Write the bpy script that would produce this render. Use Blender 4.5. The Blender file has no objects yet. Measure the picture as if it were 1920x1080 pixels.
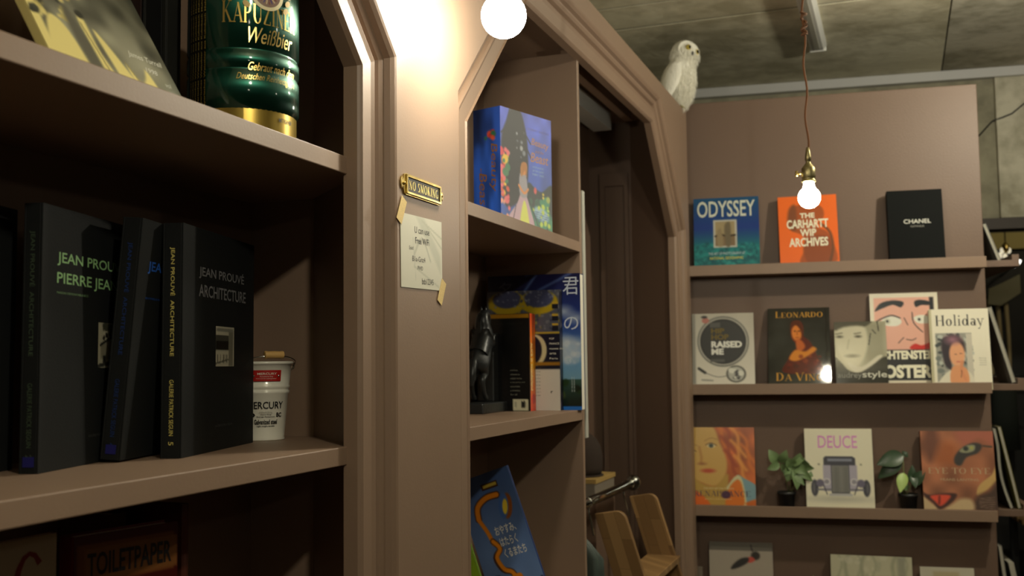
import bpy, bmesh, math, random
import numpy as np
from mathutils import Matrix, Vector
random.seed(7); rng = np.random.default_rng(7)
C = bpy.context.scene.collection
sin, cos, rad, PI = math.sin, math.cos, math.radians, math.pi

# ------------------------------------------------------------------ camera, world, lights, exposure
cam_d = bpy.data.cameras.new('camera'); cam = bpy.data.objects.new('camera', cam_d); C.objects.link(cam)
cam_d.sensor_width = 36; cam_d.lens = 36.56; cam_d.clip_start = .02
_f = Vector((-.3475, .9349, .0729)).normalized()
_r = Vector((.9368, .3496, -.0121)); _r = (_r - _r.dot(_f)*_f).normalized(); _u = _r.cross(_f)
M = Matrix((_r, _u, -_f)).transposed().to_4x4(); M.translation = (0, 0, 1.45); cam.matrix_world = M
cam_d.dof.use_dof = True; cam_d.dof.focus_distance = 1.8; cam_d.dof.aperture_fstop = 5.6
bpy.context.scene.camera = cam

world = bpy.data.worlds.new('world'); bpy.context.scene.world = world; world.use_nodes = True
world.node_tree.nodes['Background'].inputs[0].default_value = (.9, .95, .8, 1)
world.node_tree.nodes['Background'].inputs[1].default_value = .004
vs = bpy.context.scene.view_settings
vs.view_transform = 'Standard'; vs.look = 'None'; vs.gamma = 1; vs.use_curve_mapping = False; vs.exposure = 0.0

def lamp(name, loc, watt, col=(1, .93, .74), r=.03):
    d = bpy.data.lights.new(name, 'POINT'); d.energy = watt; d.color = col; d.shadow_soft_size = r
    o = bpy.data.objects.new(name, d); o.location = loc; C.objects.link(o)
    return o
DX = .11635
P0 = Vector((-.78, 4.12, 0)); WE = Vector((cos(DX), sin(DX), 0)); WN = Vector((-sin(DX), cos(DX), 0))
def W(u, v, z): return P0 + WE*u + WN*v + Vector((0, 0, z))
BULB1 = Vector((-.615, 1.63, 2.045)); BULB2 = Vector((-.208, 2.8, 1.875))
lamp('unseen_room_light', W(1.35, -1.0, 2.50), 47, r=.03)       # ceiling lamp over the display ledges, out of frame
lamp('unseen_room_light', (.42, .12, 2.45), 38, r=.035)          # ceiling lamp beside the camera, out of frame
lamp('unseen_room_light', (1.75, 1.9, 2.15), 2, r=.035)         # two unseen lights added to brighten the ceiling
lamp('unseen_room_light', (1.6, -1.2, 2.15), 4, r=.035)
lamp('far_room_light', W(2.2, 2.2, 2.4), 6, (1, .85, .55))

# ------------------------------------------------------------------ materials
def srgb(c): return tuple(((x/12.92) if x <= .04045 else ((x+.055)/1.055)**2.4) for x in c)
def mat(name, col, rough=.6, metal=0, bump=0, bscale=60, var=0, vscale=6, coat=0, emit=None, spec=.5, stretch=(1, 1, 1), trans=0):
    m = bpy.data.materials.new(name); m.use_nodes = True; nt = m.node_tree; b = nt.nodes['Principled BSDF']
    b.inputs['Base Color'].default_value = (*col, 1); b.inputs['Roughness'].default_value = rough
    b.inputs['Metallic'].default_value = metal; b.inputs['Coat Weight'].default_value = coat
    b.inputs['Specular IOR Level'].default_value = spec
    tc = nt.nodes.new('ShaderNodeTexCoord'); mp = nt.nodes.new('ShaderNodeMapping'); mp.inputs['Scale'].default_value = stretch
    nt.links.new(tc.outputs['Object'], mp.inputs[0])
    n = nt.nodes.new('ShaderNodeTexNoise'); n.inputs['Scale'].default_value = vscale; n.inputs['Detail'].default_value = 6
    nt.links.new(mp.outputs[0], n.inputs['Vector'])
    mx = nt.nodes.new('ShaderNodeMix'); mx.data_type = 'RGBA'
    mx.inputs[6].default_value = (*[x*(1-var) for x in col], 1); mx.inputs[7].default_value = (*[min(1, x*(1+var)) for x in col], 1)
    nt.links.new(n.outputs['Fac'], mx.inputs[0]); nt.links.new(mx.outputs[2], b.inputs['Base Color'])
    if bump:
        n2 = nt.nodes.new('ShaderNodeTexNoise'); n2.inputs['Scale'].default_value = bscale; n2.inputs['Detail'].default_value = 4
        nt.links.new(mp.outputs[0], n2.inputs['Vector'])
        bp = nt.nodes.new('ShaderNodeBump'); bp.inputs['Strength'].default_value = bump; bp.inputs['Distance'].default_value = .004
        nt.links.new(n2.outputs['Fac'], bp.inputs['Height']); nt.links.new(bp.outputs[0], b.inputs['Normal'])
    if emit:
        b.inputs['Emission Color'].default_value = (*emit[0], 1); b.inputs['Emission Strength'].default_value = emit[1]
    return m
def ink(name, rough=.4, metal=0, coat=0):
    m = bpy.data.materials.new(name); m.use_nodes = True; nt = m.node_tree; b = nt.nodes['Principled BSDF']
    a = nt.nodes.new('ShaderNodeAttribute'); a.attribute_name = 'Col'; nt.links.new(a.outputs['Color'], b.inputs['Base Color'])
    b.inputs['Roughness'].default_value = rough; b.inputs['Metallic'].default_value = metal; b.inputs['Coat Weight'].default_value = coat
    return m
PAINT = mat('mocha_paint', (.250, .167, .114), .48, bump=.05, bscale=220, var=.05, vscale=9)
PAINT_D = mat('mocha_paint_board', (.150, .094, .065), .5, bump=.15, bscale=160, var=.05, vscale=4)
INK = ink('print_matt', .5); GLOSS = ink('print_glossy', .30, coat=.05); GOLD = ink('print_gold', .3, .8)
PAPER = mat('page_paper', (.72, .69, .58), .8, bump=.3, bscale=300, stretch=(1, 30, 1), var=.08, vscale=80)
WHITE = mat('white_enamel', (.80, .78, .68), .18, coat=.6)
OLDBRASS = mat('tarnished_brass', (.33, .28, .14), .40, 1, var=.3, vscale=120, bump=.15)
BRASS = mat('aged_brass', (.55, .42, .15), .3, 1, var=.25, vscale=90, bump=.15)
BLACKM = mat('black_cast_iron', (.022, .024, .024), .38, .3, bump=.2, bscale=90)
DCHROME = mat('dark_chrome', (.26, .27, .255), .16, 1)
CHROME = mat('chrome', (.55, .57, .55), .12, 1)
BLACKP = mat('black_plastic', (.012, .012, .012), .45)
BLACKC = mat('black_book_cloth', (.010, .011, .011), .58, spec=.2, bump=.1, bscale=400)
PLASTW = mat('white_plastic', (.62, .62, .58), .5, var=.08)
BEECH = mat('oiled_oak', (.27, .155, .06), .42, var=.28, vscale=5, stretch=(1, 1, .12), bump=.1, bscale=40)
def butcher(name, c1, c2):
    m = mat(name, c1, .42, bump=.08, bscale=50); nt = m.node_tree; b = nt.nodes['Principled BSDF']
    tc = nt.nodes.new('ShaderNodeTexCoord'); sp = nt.nodes.new('ShaderNodeSeparateXYZ'); cb = nt.nodes.new('ShaderNodeCombineXYZ'); ad = nt.nodes.new('ShaderNodeMath'); ad.operation = 'ADD'
    nt.links.new(tc.outputs['Object'], sp.inputs[0]); nt.links.new(sp.outputs['X'], ad.inputs[0]); nt.links.new(sp.outputs['Y'], ad.inputs[1])
    mz = nt.nodes.new('ShaderNodeMath'); mz.operation = 'MULTIPLY_ADD'; mz.inputs[1].default_value = .30; nt.links.new(sp.outputs['Z'], mz.inputs[0]); nt.links.new(ad.outputs[0], mz.inputs[2])
    nt.links.new(sp.outputs['Z'], cb.inputs[0]); nt.links.new(mz.outputs[0], cb.inputs[1])
    br = nt.nodes.new('ShaderNodeTexBrick'); br.inputs['Scale'].default_value = 1; br.inputs['Brick Width'].default_value = .17; br.inputs['Row Height'].default_value = .034; br.inputs['Mortar Size'].default_value = .0004
    br.inputs['Color1'].default_value = (*c1, 1); br.inputs['Color2'].default_value = (*c2, 1); br.inputs['Mortar'].default_value = (*[x*.5 for x in c1], 1)
    nt.links.new(cb.outputs[0], br.inputs['Vector']); nt.links.new(br.outputs['Color'], b.inputs['Base Color']); return m
BEECH3 = butcher('laminated_oak', (.16, .085, .030), (.34, .20, .080))
BEECH2 = mat('pale_turned_wood', (.62, .38, .13), .4, var=.3, vscale=14, stretch=(.3, 1, 1))
GLOWS = [mat('lit_bulb_glass', (1, .97, .88), .3, emit=((1, .92, .73), e)) for e in (150, 150)]
def concrete(name, c1, c2, sc=1.3):
    m = mat(name, c1, .85, bump=.5, bscale=35); nt = m.node_tree; b = nt.nodes['Principled BSDF']
    tc = nt.nodes.new('ShaderNodeTexCoord')
    n = nt.nodes.new('ShaderNodeTexNoise'); n.inputs['Scale'].default_value = sc; n.inputs['Detail'].default_value = 9; n.inputs['Roughness'].default_value = .62
    n2 = nt.nodes.new('ShaderNodeTexNoise'); n2.inputs['Scale'].default_value = sc*7; n2.inputs['Detail'].default_value = 7
    mm = nt.nodes.new('ShaderNodeMath'); mm.operation = 'MULTIPLY_ADD'; mm.inputs[1].default_value = .35
    nt.links.new(tc.outputs['Object'], n.inputs['Vector']); nt.links.new(tc.outputs['Object'], n2.inputs['Vector'])
    nt.links.new(n2.outputs['Fac'], mm.inputs[0]); nt.links.new(n.outputs['Fac'], mm.inputs[2])
    r = nt.nodes.new('ShaderNodeValToRGB'); e = r.color_ramp.elements
    e[0].position = .56; e[0].color = (*c1, 1); e[1].position = .76; e[1].color = (*c2, 1)
    nt.links.new(mm.outputs[0], r.inputs[0]); nt.links.new(r.outputs[0], b.inputs['Base Color'])
    return m
CONC = concrete('ceiling_concrete', (.42, .385, .26), (.76, .72, .54))
CONCW = concrete('wall_concrete', (.30, .28, .20), (.56, .53, .42), 2.2)
BACKW = mat('dark_painted_wall', (.05, .04, .03), .8)
CONCD = concrete('dark_concrete', (.20, .185, .13), (.32, .30, .21), 2.5)

# ------------------------------------------------------------------ mesh helpers
def obj(name, bm, m, parent=None, smooth=False, bevel=0):
    me = bpy.data.meshes.new(name)
    if isinstance(bm, bmesh.types.BMesh):
        bmesh.ops.recalc_face_normals(bm, faces=bm.faces); bm.to_mesh(me); bm.free()
    else: me.from_pydata(*bm); me.update()
    if smooth:
        me.shade_smooth()
    me.materials.append(m)
    o = bpy.data.objects.new(name, me); C.objects.link(o)
    if parent: o.parent = parent
    if bevel:
        b = o.modifiers.new('bevel', 'BEVEL'); b.width = bevel; b.segments = 2; b.limit_method = 'ANGLE'
    return o
def tag(o, label=None, cat=None, group=None, kind=None):
    if label: o['label'] = label
    if cat: o['category'] = cat
    if group: o['group'] = group
    if kind: o['kind'] = kind
    return o
def thing(name, label, cat, M=None, group=None):
    o = bpy.data.objects.new(name, None); C.objects.link(o); o.empty_display_size = .02
    if M is not None:
        o.matrix_world = M if isinstance(M, Matrix) else Matrix.Translation(M)
    return tag(o, label, cat, group)
def frame(origin, x, y, z):
    m = Matrix((Vector(x), Vector(y), Vector(z))).transposed().to_4x4(); m.translation = origin; return m
def box(bm, x0, x1, y0, y1, z0, z1):
    v = [bm.verts.new(p) for p in ((x0, y0, z0), (x1, y0, z0), (x1, y1, z0), (x0, y1, z0), (x0, y0, z1), (x1, y0, z1), (x1, y1, z1), (x0, y1, z1))]
    for f in ((0, 3, 2, 1), (4, 5, 6, 7), (0, 1, 5, 4), (1, 2, 6, 5), (2, 3, 7, 6), (3, 0, 4, 7)): bm.faces.new([v[i] for i in f])
def bx(*a):
    bm = bmesh.new(); box(bm, *a); return bm
def prism(bm, pts, ax, a0, a1):
    """pts 2-D polygon in the two axes other than ax (x:(y,z), y:(x,z), z:(x,y))"""
    def P(p, a): return {0: (a, p[0], p[1]), 1: (p[0], a, p[1]), 2: (p[0], p[1], a)}[ax]
    lo = [bm.verts.new(P(p, a0)) for p in pts]; hi = [bm.verts.new(P(p, a1)) for p in pts]
    bm.faces.new(lo); bm.faces.new(hi[::-1]); n = len(pts)
    for i in range(n): bm.faces.new((lo[i], lo[(i+1) % n], hi[(i+1) % n], hi[i]))
def lathe(bm, prof, n=32, c=(0, 0, 0), axis=None):
    rings = []
    for r, z in prof:
        rings.append([bm.verts.new((c[0]+r*cos(2*PI*i/n), c[1]+r*sin(2*PI*i/n), c[2]+z)) for i in range(n)])
    for a, b in zip(rings, rings[1:]):
        for i in range(n): bm.faces.new((a[i], a[(i+1) % n], b[(i+1) % n], b[i]))
    for r in (rings[0], rings[-1]):
        try: bm.faces.new(r)
        except ValueError: pass
def tube(bm, pts, r, n=10, closed=False):
    pts = [Vector(p) for p in pts]; rings = []; N = len(pts)
    rr = r if isinstance(r, (list, tuple)) else [r]*N
    up = Vector((0, 0, 1)); prev = None
    for i, p in enumerate(pts):
        t = (pts[min(i+1, N-1)]-pts[max(i-1, 0)]).normalized()
        if prev is None:
            a = t.cross(up if abs(t.z) < .9 else Vector((1, 0, 0))).normalized()
        else: a = (prev-prev.dot(t)*t).normalized()
        b = t.cross(a); prev = a
        rings.append([bm.verts.new(p+(a*cos(2*PI*k/n)+b*sin(2*PI*k/n))*rr[i]) for k in range(n)])
    for a, b in zip(rings, rings[1:]):
        for k in range(n): bm.faces.new((a[k], a[(k+1) % n], b[(k+1) % n], b[k]))
    bm.faces.new(rings[0][::-1]); bm.faces.new(rings[-1])
def ball(bm, c, r, n=16, sc=(1, 1, 1)):
    M = Matrix.Translation(c) @ Matrix.Diagonal((*[r*s for s in sc], 1))
    bmesh.ops.create_uvsphere(bm, u_segments=n*2, v_segments=n, radius=1, matrix=M)

# ------------------------------------------------------------------ flat print: painted grids and lettering
class Cv:
    """a small painted sheet; coordinates 0..1, y down, colours sRGB"""
    def __init__(s, w, h, col, n=80):
        s.w, s.h = w, h; s.nx = n; s.ny = max(8, int(n*h/w)); s.asp = h/w
        x, y = np.meshgrid(np.linspace(0, 1, s.nx+1), np.linspace(0, 1, s.ny+1)); s.X, s.Y = x, y*s.asp
        s.a = np.ones(x.shape+(3,))*np.array(col)
    def mix(s, m, col): s.a = s.a*(1-m[..., None])+np.array(col)*m[..., None]; return s
    def grad(s, c0, c1, y0=0, y1=1):
        t = np.clip((s.Y/s.asp-y0)/(y1-y0), 0, 1); sel = ((s.Y/s.asp >= y0-1e-6) & (s.Y/s.asp <= y1+1e-6))*1.0
        g = np.array(c0)*(1-t[..., None])+np.array(c1)*t[..., None]; s.a = s.a*(1-sel[..., None])+g*sel[..., None]; return s
    def smoothpts(s, p, closed=True):
        out = []; n = len(p)
        for i in range(n if closed else n-1):
            P = [np.array(p[(i+k) % n] if closed else p[min(max(i+k, 0), n-1)], float) for k in (-1, 0, 1, 2)]
            for t in (0, .25, .5, .75):
                out.append(.5*(2*P[1]+(P[2]-P[0])*t+(2*P[0]-5*P[1]+4*P[2]-P[3])*t*t+(3*P[1]-P[0]-3*P[2]+P[3])*t**3))
        if not closed: out.append(np.array(p[-1], float))
        return out
    def dist(s, pts, closed):
        d = np.full(s.X.shape, 9.); n = len(pts)
        for i in range(n if closed else n-1):
            ax, ay = pts[i][0], pts[i][1]*s.asp; qx, qy = pts[(i+1) % n][0], pts[(i+1) % n][1]*s.asp
            ex, ey = qx-ax, qy-ay; L = ex*ex+ey*ey+1e-12
            t = np.clip(((s.X-ax)*ex+(s.Y-ay)*ey)/L, 0, 1)
            d = np.minimum(d, np.hypot(s.X-ax-t*ex, s.Y-ay-t*ey))
        return d
    def poly(s, pts, col, soft=.012, sm=True, al=1):
        if sm: pts = s.smoothpts(pts)
        ins = np.zeros(s.X.shape, bool); n = len(pts)
        for i in range(n):
            ax, ay = pts[i][0], pts[i][1]*s.asp; qx, qy = pts[(i+1) % n][0], pts[(i+1) % n][1]*s.asp
            if abs(qy-ay) < 1e-12: continue
            c = ((ay > s.Y) != (qy > s.Y)) & (s.X < (qx-ax)*(s.Y-ay)/(qy-ay)+ax); ins ^= c
        d = s.dist(pts, True); sd = np.where(ins, d, -d)
        return s.mix(np.clip(.5+sd/soft, 0, 1)*al, col)
    def rect(s, x0, y0, x1, y1, col, soft=.012, al=1): return s.poly([(x0, y0), (x1, y0), (x1, y1), (x0, y1)], col, soft, False, al)
    def line(s, pts, w, col, soft=.01, sm=True, al=1):
        if sm and len(pts) > 2: pts = s.smoothpts(pts, False)
        return s.mix(np.clip(.5+(w/2-s.dist(pts, False))/soft, 0, 1)*al, col)
    def ell(s, cx, cy, rx, ry, col, soft=.012, ang=0, al=1):
        dx, dy = s.X-cx, s.Y-cy*s.asp; c, q = cos(ang), sin(ang); a, b = (dx*c+dy*q)/rx, (-dx*q+dy*c)/(ry*s.asp)
        k = np.hypot(a, b); return s.mix(np.clip(.5+(1-k)*min(rx, ry)/soft, 0, 1)*al, col)
    def noise(s, amp, cells=10, seed=1):
        r = np.random.default_rng(seed); g = r.random((cells+2, cells+2))
        fx, fy = s.X*cells, np.clip(s.Y/s.asp, 0, 1)*cells; ix, iy = fx.astype(int).clip(0, cells), fy.astype(int).clip(0, cells)
        tx, ty = fx-ix, fy-iy; tx = tx*tx*(3-2*tx); ty = ty*ty*(3-2*ty)
        v = (g[iy, ix]*(1-tx)+g[iy, ix+1]*tx)*(1-ty)+(g[iy+1, ix]*(1-tx)+g[iy+1, ix+1]*tx)*ty
        s.a = np.clip(s.a*(1+amp*(v[..., None]-.5)*2), 0, 1); return s
    def dabs(s, n, x0, y0, x1, y1, r, cols, seed=2, al=1, rr=.6):
        q = random.Random(seed)
        for _ in range(n):
            k = r*(1-rr*q.random()); s.ell(q.uniform(x0, x1), q.uniform(y0, y1), k, k/s.asp*q.uniform(.6, 1.2), q.choice(cols), .012, q.uniform(0, 3), al)
        return s
    def put(s, name, parent, m, O=(0, 0, 0), ex=(1, 0, 0), ez=(0, 0, 1), warp=None):
        """a thin printed sheet: O = lower-left corner"""
        O, ex, ez = Vector(O), Vector(ex), Vector(ez); ny, nx = s.X.shape; v = []; f = []
        for j in range(ny):
            for i in range(nx):
                a, b = s.w*i/(nx-1), s.h*(1-j/(ny-1)); v.append(warp(a, b) if warp else O+ex*a+ez*b)
        for j in range(ny-1):
            for i in range(nx-1): k = j*nx+i; f.append((k, k+nx, k+nx+1, k+1))
        o = obj(name, ([tuple(p) for p in v], [], f), m, parent)
        at = o.data.color_attributes.new('Col', 'FLOAT_COLOR', 'POINT'); c = np.clip(s.a, 0, 1); c = np.where(c <= .04045, c/12.92, ((c+.055)/1.055)**2.4)
        at.data.foreach_set('color', np.concatenate([c.reshape(-1, 3), np.ones((ny*nx, 1))], 1).astype(np.float32).ravel())
        if warp: o.data.shade_smooth()
        return o
_tc = {}
def glyphs(s, bold=0, shear=0):
    k = (s, bold, shear)
    if k not in _tc:
        cu = bpy.data.curves.new('t', 'FONT'); cu.body = s; cu.offset = bold; cu.shear = shear; cu.resolution_u = 3; cu.fill_mode = 'FRONT'
        o = bpy.data.objects.new('t', cu); C.objects.link(o); bpy.context.view_layer.update()
        me = bpy.data.meshes.new_from_object(o.evaluated_get(bpy.context.evaluated_depsgraph_get()))
        v = np.array([(p.co.x, p.co.y) for p in me.vertices]) if me.vertices else np.zeros((1, 2)); f = [tuple(p.vertices) for p in me.polygons]
        bpy.data.objects.remove(o); bpy.data.curves.remove(cu); bpy.data.meshes.remove(me)
        mn, mx = v.min(0), v.max(0); _tc[k] = ((v-mn)/np.maximum(mx-mn, 1e-6), f)
    return _tc[k]
# serif capitals drawn by stroke: l = straight stroke (x0,y0,x1,y1,width), o = ring (cx,cy,rx,ry,a0,a1)
T_, H_ = .15, .045
def _v(x): return [('l', x, 0, x, 1, T_), ('s', x, 0), ('s', x, 1)]
SER = {'A': (.8, [('l', .08, 0, .4, 1, H_), ('l', .40, 1, .70, 0, T_), ('l', .2, .33, .6, .33, H_), ('s', .08, 0), ('s', .70, 0)]),
 'C': (.8, [('o', .42, .5, .38, .5, 50, 310), ('l', .68, .68, .68, .95, H_)]), 'D': (.8, _v(.14)+[('o', .3, .5, .42, .5, -90, 90), ('l', .14, .98, .32, .98, H_), ('l', .14, .02, .32, .02, H_)]),
 'E': (.68, _v(.14)+[('l', .14, .975, .6, .975, H_), ('l', .14, .5, .48, .5, H_), ('l', .14, .025, .62, .025, H_), ('l', .6, .8, .6, 1, H_), ('l', .62, 0, .62, .22, H_)]),
 'F': (.64, _v(.14)+[('l', .14, .975, .58, .975, H_), ('l', .14, .5, .46, .5, H_), ('l', .58, .8, .58, 1, H_)]),
 'H': (.85, _v(.14)+_v(.68)+[('l', .14, .5, .68, .5, H_)]), 'I': (.34, _v(.16)), 'K': (.8, _v(.14)+[('l', .16, .4, .62, 1, H_), ('l', .3, .58, .68, 0, T_), ('s', .62, 1), ('s', .68, 0)]),
 'L': (.64, _v(.14)+[('l', .14, .025, .58, .025, H_), ('l', .58, 0, .58, .25, H_)]), 'N': (.85, [('l', .14, 0, .14, 1, H_), ('l', .16, 1, .68, 0, T_), ('l', .68, 0, .68, 1, H_), ('s', .14, 0), ('s', .12, 1), ('s', .68, 1)]),
 'O': (.88, [('o', .43, .5, .40, .51, 0, 360)]), 'P': (.7, _v(.14)+[('o', .32, .74, .28, .26, -90, 90), ('l', .14, .98, .34, .98, H_), ('l', .14, .5, .34, .5, H_)]),
 'R': (.76, _v(.14)+[('o', .32, .74, .28, .26, -90, 90), ('l', .14, .98, .34, .98, H_), ('l', .14, .5, .34, .5, H_), ('l', .36, .5, .66, 0, T_), ('s', .66, 0)]),
 'S': (.6, [('o', .3, .745, .24, .255, 30, 250), ('o', .3, .26, .26, .26, -150, 90)]), 'T': (.74, _v(.36)+[('l', .02, .975, .7, .975, H_), ('l', .03, .8, .03, 1, H_), ('l', .69, .8, .69, 1, H_)]),
 'U': (.84, [('l', .14, .3, .14, 1, T_), ('s', .14, 1), ('l', .66, .3, .66, 1, H_), ('s', .66, 1), ('o', .40, .3, .30, .3, 180, 360)]),
 'V': (.8, [('l', .08, 1, .4, 0, T_), ('l', .4, 0, .70, 1, H_), ('s', .08, 1), ('s', .70, 1)]), 'Y': (.78, [('l', .08, 1, .37, .45, T_), ('l', .37, .45, .68, 1, H_), ('l', .37, 0, .37, .48, T_), ('s', .37, 0), ('s', .08, 1), ('s', .68, 1)]),
 'Z': (.7, [('l', .06, .975, .6, .975, H_), ('l', .58, .96, .08, .04, T_), ('l', .06, .025, .62, .025, H_), ('l', .62, 0, .62, .2, H_), ('l', .05, .8, .05, 1, H_)]),
 'G': (.84, [('o', .42, .5, .38, .5, 50, 340), ('l', .7, .05, .7, .42, T_*.8), ('s', .7, .42)]),
 'o': (.62, [('o', .3, .32, .27, .34, 0, 360)]), 'l': (.32, [('l', .16, 0, .16, 1.05, .11), ('s', .16, 0), ('l', .06, 1.03, .18, 1.03, H_)]),
 'i': (.32, [('l', .16, 0, .16, .65, .11), ('s', .16, 0), ('l', .06, .63, .18, .63, H_), ('o', .16, .9, .07, .07, 0, 360)]),
 'd': (.68, [('o', .3, .32, .26, .34, 0, 360), ('l', .54, 0, .54, 1.05, .11), ('l', .44, 1.03, .56, 1.03, H_), ('l', .54, .02, .64, .02, H_)]),
 'a': (.58, [('o', .25, .19, .21, .2, 0, 360), ('l', .44, 0, .44, .5, .11), ('o', .27, .47, .2, .19, 0, 160), ('l', .44, .02, .54, .02, H_)]),
 'y': (.58, [('l', .06, .64, .3, 0, .11), ('l', .5, .64, .2, -.28, H_), ('s', .06, .64), ('s', .5, .64), ('o', .13, -.28, .07, .05, 0, 360)]), ' ': (.35, []), 'M': (1.0, [('l', .14, 0, .14, 1, H_), ('l', .16, 1, .48, .1, T_), ('l', .48, .1, .80, 1, H_), ('l', .80, 0, .80, 1, T_), ('s', .14, 0), ('s', .80, 0), ('s', .12, 1), ('s', .82, 1)])}
def serif(s, gap=.06, small=1.0):
    v = []; f = []; x = 0
    def quad(p):
        k = len(v); v.extend(p); f.append(tuple(range(k, k+len(p))))
    for i, ch in enumerate(s):
        w, st = SER[ch]; q = 1 if (i == 0 or s[i-1] == ' ' or small == 1) else small
        X = lambda a: x+a*q
        for g in st:
            if g[0] == 'l':
                _, x0, y0, x1, y1, wd = g; dx, dy = x1-x0, y1-y0; L = math.hypot(dx, dy); nx, ny = -dy/L*wd/2, dx/L*wd/2
                if abs(dy) > .5 and abs(dx) > .1: nx, ny = wd/2, 0
                quad([(X(x0-nx), (y0-ny)*q), (X(x1-nx), (y1-ny)*q), (X(x1+nx), (y1+ny)*q), (X(x0+nx), (y0+ny)*q)])
            elif g[0] == 's':
                _, x0, y0 = g; y1 = y0+(.04 if y0 < .5 else -.04); quad([(X(x0-.13), y0*q), (X(x0+.13), y0*q), (X(x0+.13), y1*q), (X(x0-.13), y1*q)])
            else:
                _, cx, cy, rx, ry, a0, a1 = g; n = max(6, int((a1-a0)/20)); small_ = rx < .1
                for k in range(n):
                    A = [rad(a0+(a1-a0)*t/n) for t in (k, k+1)]
                    ir, iy = (0, 0) if small_ else (rx-T_*.95, ry-H_)
                    quad([(X(cx+rx*cos(A[0])), (cy+ry*sin(A[0]))*q), (X(cx+rx*cos(A[1])), (cy+ry*sin(A[1]))*q), (X(cx+ir*cos(A[1])), (cy+iy*sin(A[1]))*q), (X(cx+ir*cos(A[0])), (cy+iy*sin(A[0]))*q)])
        x += (w+gap)*q
    v = np.array(v); mn, mx = v.min(0), v.max(0)
    return (v-mn)/(mx-mn), f
class Let:
    """lettering, one flat mesh per line; coordinates in metres on the sheet"""
    def __init__(s): s.e = []
    def add(s, gl, x0, z0, x1, z1, col, rot=0, lay=0, slant=0):
        v, f = gl; out = []; cx, cz = (x0+x1)/2, (z0+z1)/2; c, q = cos(rot), sin(rot)
        for p in v:
            X, Z = (p[0]-.5)*(x1-x0), (p[1]-.5)*(z1-z0)+slant*(p[0]-.5)
            out.append((cx+X*c-Z*q, cz+X*q+Z*c, lay))
        s.e.append((out, list(f), srgb(col))); return s
    def move(s, fn): s.e = [([fn(p) for p in v], f, c) for v, f, c in s.e]
    def put(s, name, parent, m, O=(0, 0, 0), ex=(1, 0, 0), ez=(0, 0, 1), en=(0, -1, 0), off=.0006, warp=None, join=False):
        O, ex, ez, en = map(Vector, (O, ex, ez, en)); E = s.e
        groups = [E] if join else [[e] for e in E]
        for g in groups:
            vv, ff, cc = [], [], []
            for v, f, c in g:
                k = len(vv); vv += [tuple(warp(p[0], p[1])) if warp else tuple(O+ex*p[0]+ez*p[1]+en*(off+p[2]*.0003)) for p in v]
                ff += [tuple(i+k for i in t) for t in f]; cc += [c]*len(f)
            o = obj(name, (vv, [], ff), m, parent); me = o.data
            at = me.color_attributes.new('Col', 'FLOAT_COLOR', 'CORNER'); L = []
            for p, c in zip(me.polygons, cc): L += [(*c, 1)]*p.loop_total
            at.data.foreach_set('color', np.array(L, np.float32).ravel())
            if join: o['kind'] = 'stuff'

# ------------------------------------------------------------------ books
def solid(col, rough=.45): return mat('cover_colour', srgb(col), rough)
def book(label, M, W_, H, T, col, cv=None, let=None, spine_let=None, spine_cv=None, gloss=GLOSS, cat='book', group=None, name='book', soft=False, m=None, gold=None, lip=0):
    """local frame: x along the cover from the spine, y into the thickness, z up; front cover faces -y"""
    r = thing(name, label, cat, M, group); cm = m or solid(col); b = .0012 if soft else .0028
    bm = bmesh.new(); box(bm, 0, W_, 0, b, 0, H); box(bm, 0, W_, T-b, T, 0, H); box(bm, 0, b, b, T-b, 0, H)
    obj('cover', bm, cm, r, bevel=.0008)
    i = 0 if soft else .003
    obj('page_block', bx(b, W_-i, b, T-b, i, H-i), PAPER, r)
    if cv:
        if lip: cv.h = H-lip
        cv.put('cover_print', r, gloss, (0, -.0003, lip))
    if let:
        if lip: let.move(lambda p: (p[0], lip+p[1]*(H-lip)/H, p[2]))
    if let: let.put('cover_lettering', r, INK if not gold else GOLD)
    if spine_cv: spine_cv.put('spine_print', r, gloss, (-.0003, T, 0), (0, -1, 0))
    if spine_let: spine_let.put('spine_lettering', r, INK, (0, T, 0), (0, -1, 0), (0, 0, 1), (-1, 0, 0))
    return r
def wallbook(u0, z0, H, W_, T, vb, lean, tilt=0, yaw=0):
    a = rad(lean); t = rad(tilt); g = rad(yaw); E_, N_ = WE*cos(g)+WN*sin(g), WN*cos(g)-WE*sin(g)
    x = E_*cos(t)+Vector((0, 0, 1))*sin(t)
    up = (N_*sin(a)+Vector((0, 0, 1))*cos(a)); up = (up - up.dot(x)*x).normalized(); y = up.cross(x)
    return frame(W(u0, vb, z0), x, y, up)

# ================================================================== SETTING
def struct(name, bm, m, parent=None, **k):
    o = obj(name, bm, m, parent, **k)
    if not parent: o['kind'] = 'structure'
    return o
OAK = mat('floor_planks', (.08, .05, .028), .5, var=.4, vscale=3, stretch=(1, .15, 1))
struct('floor', bx(-2, 3.4, -2.6, 9.5, -.05, 0), OAK)
ceil = struct('ceiling', bx(-2, 3.4, -2.6, 9.5, 2.784, 2.9), mat('joint_grime', (.03, .022, .014), .9))
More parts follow.
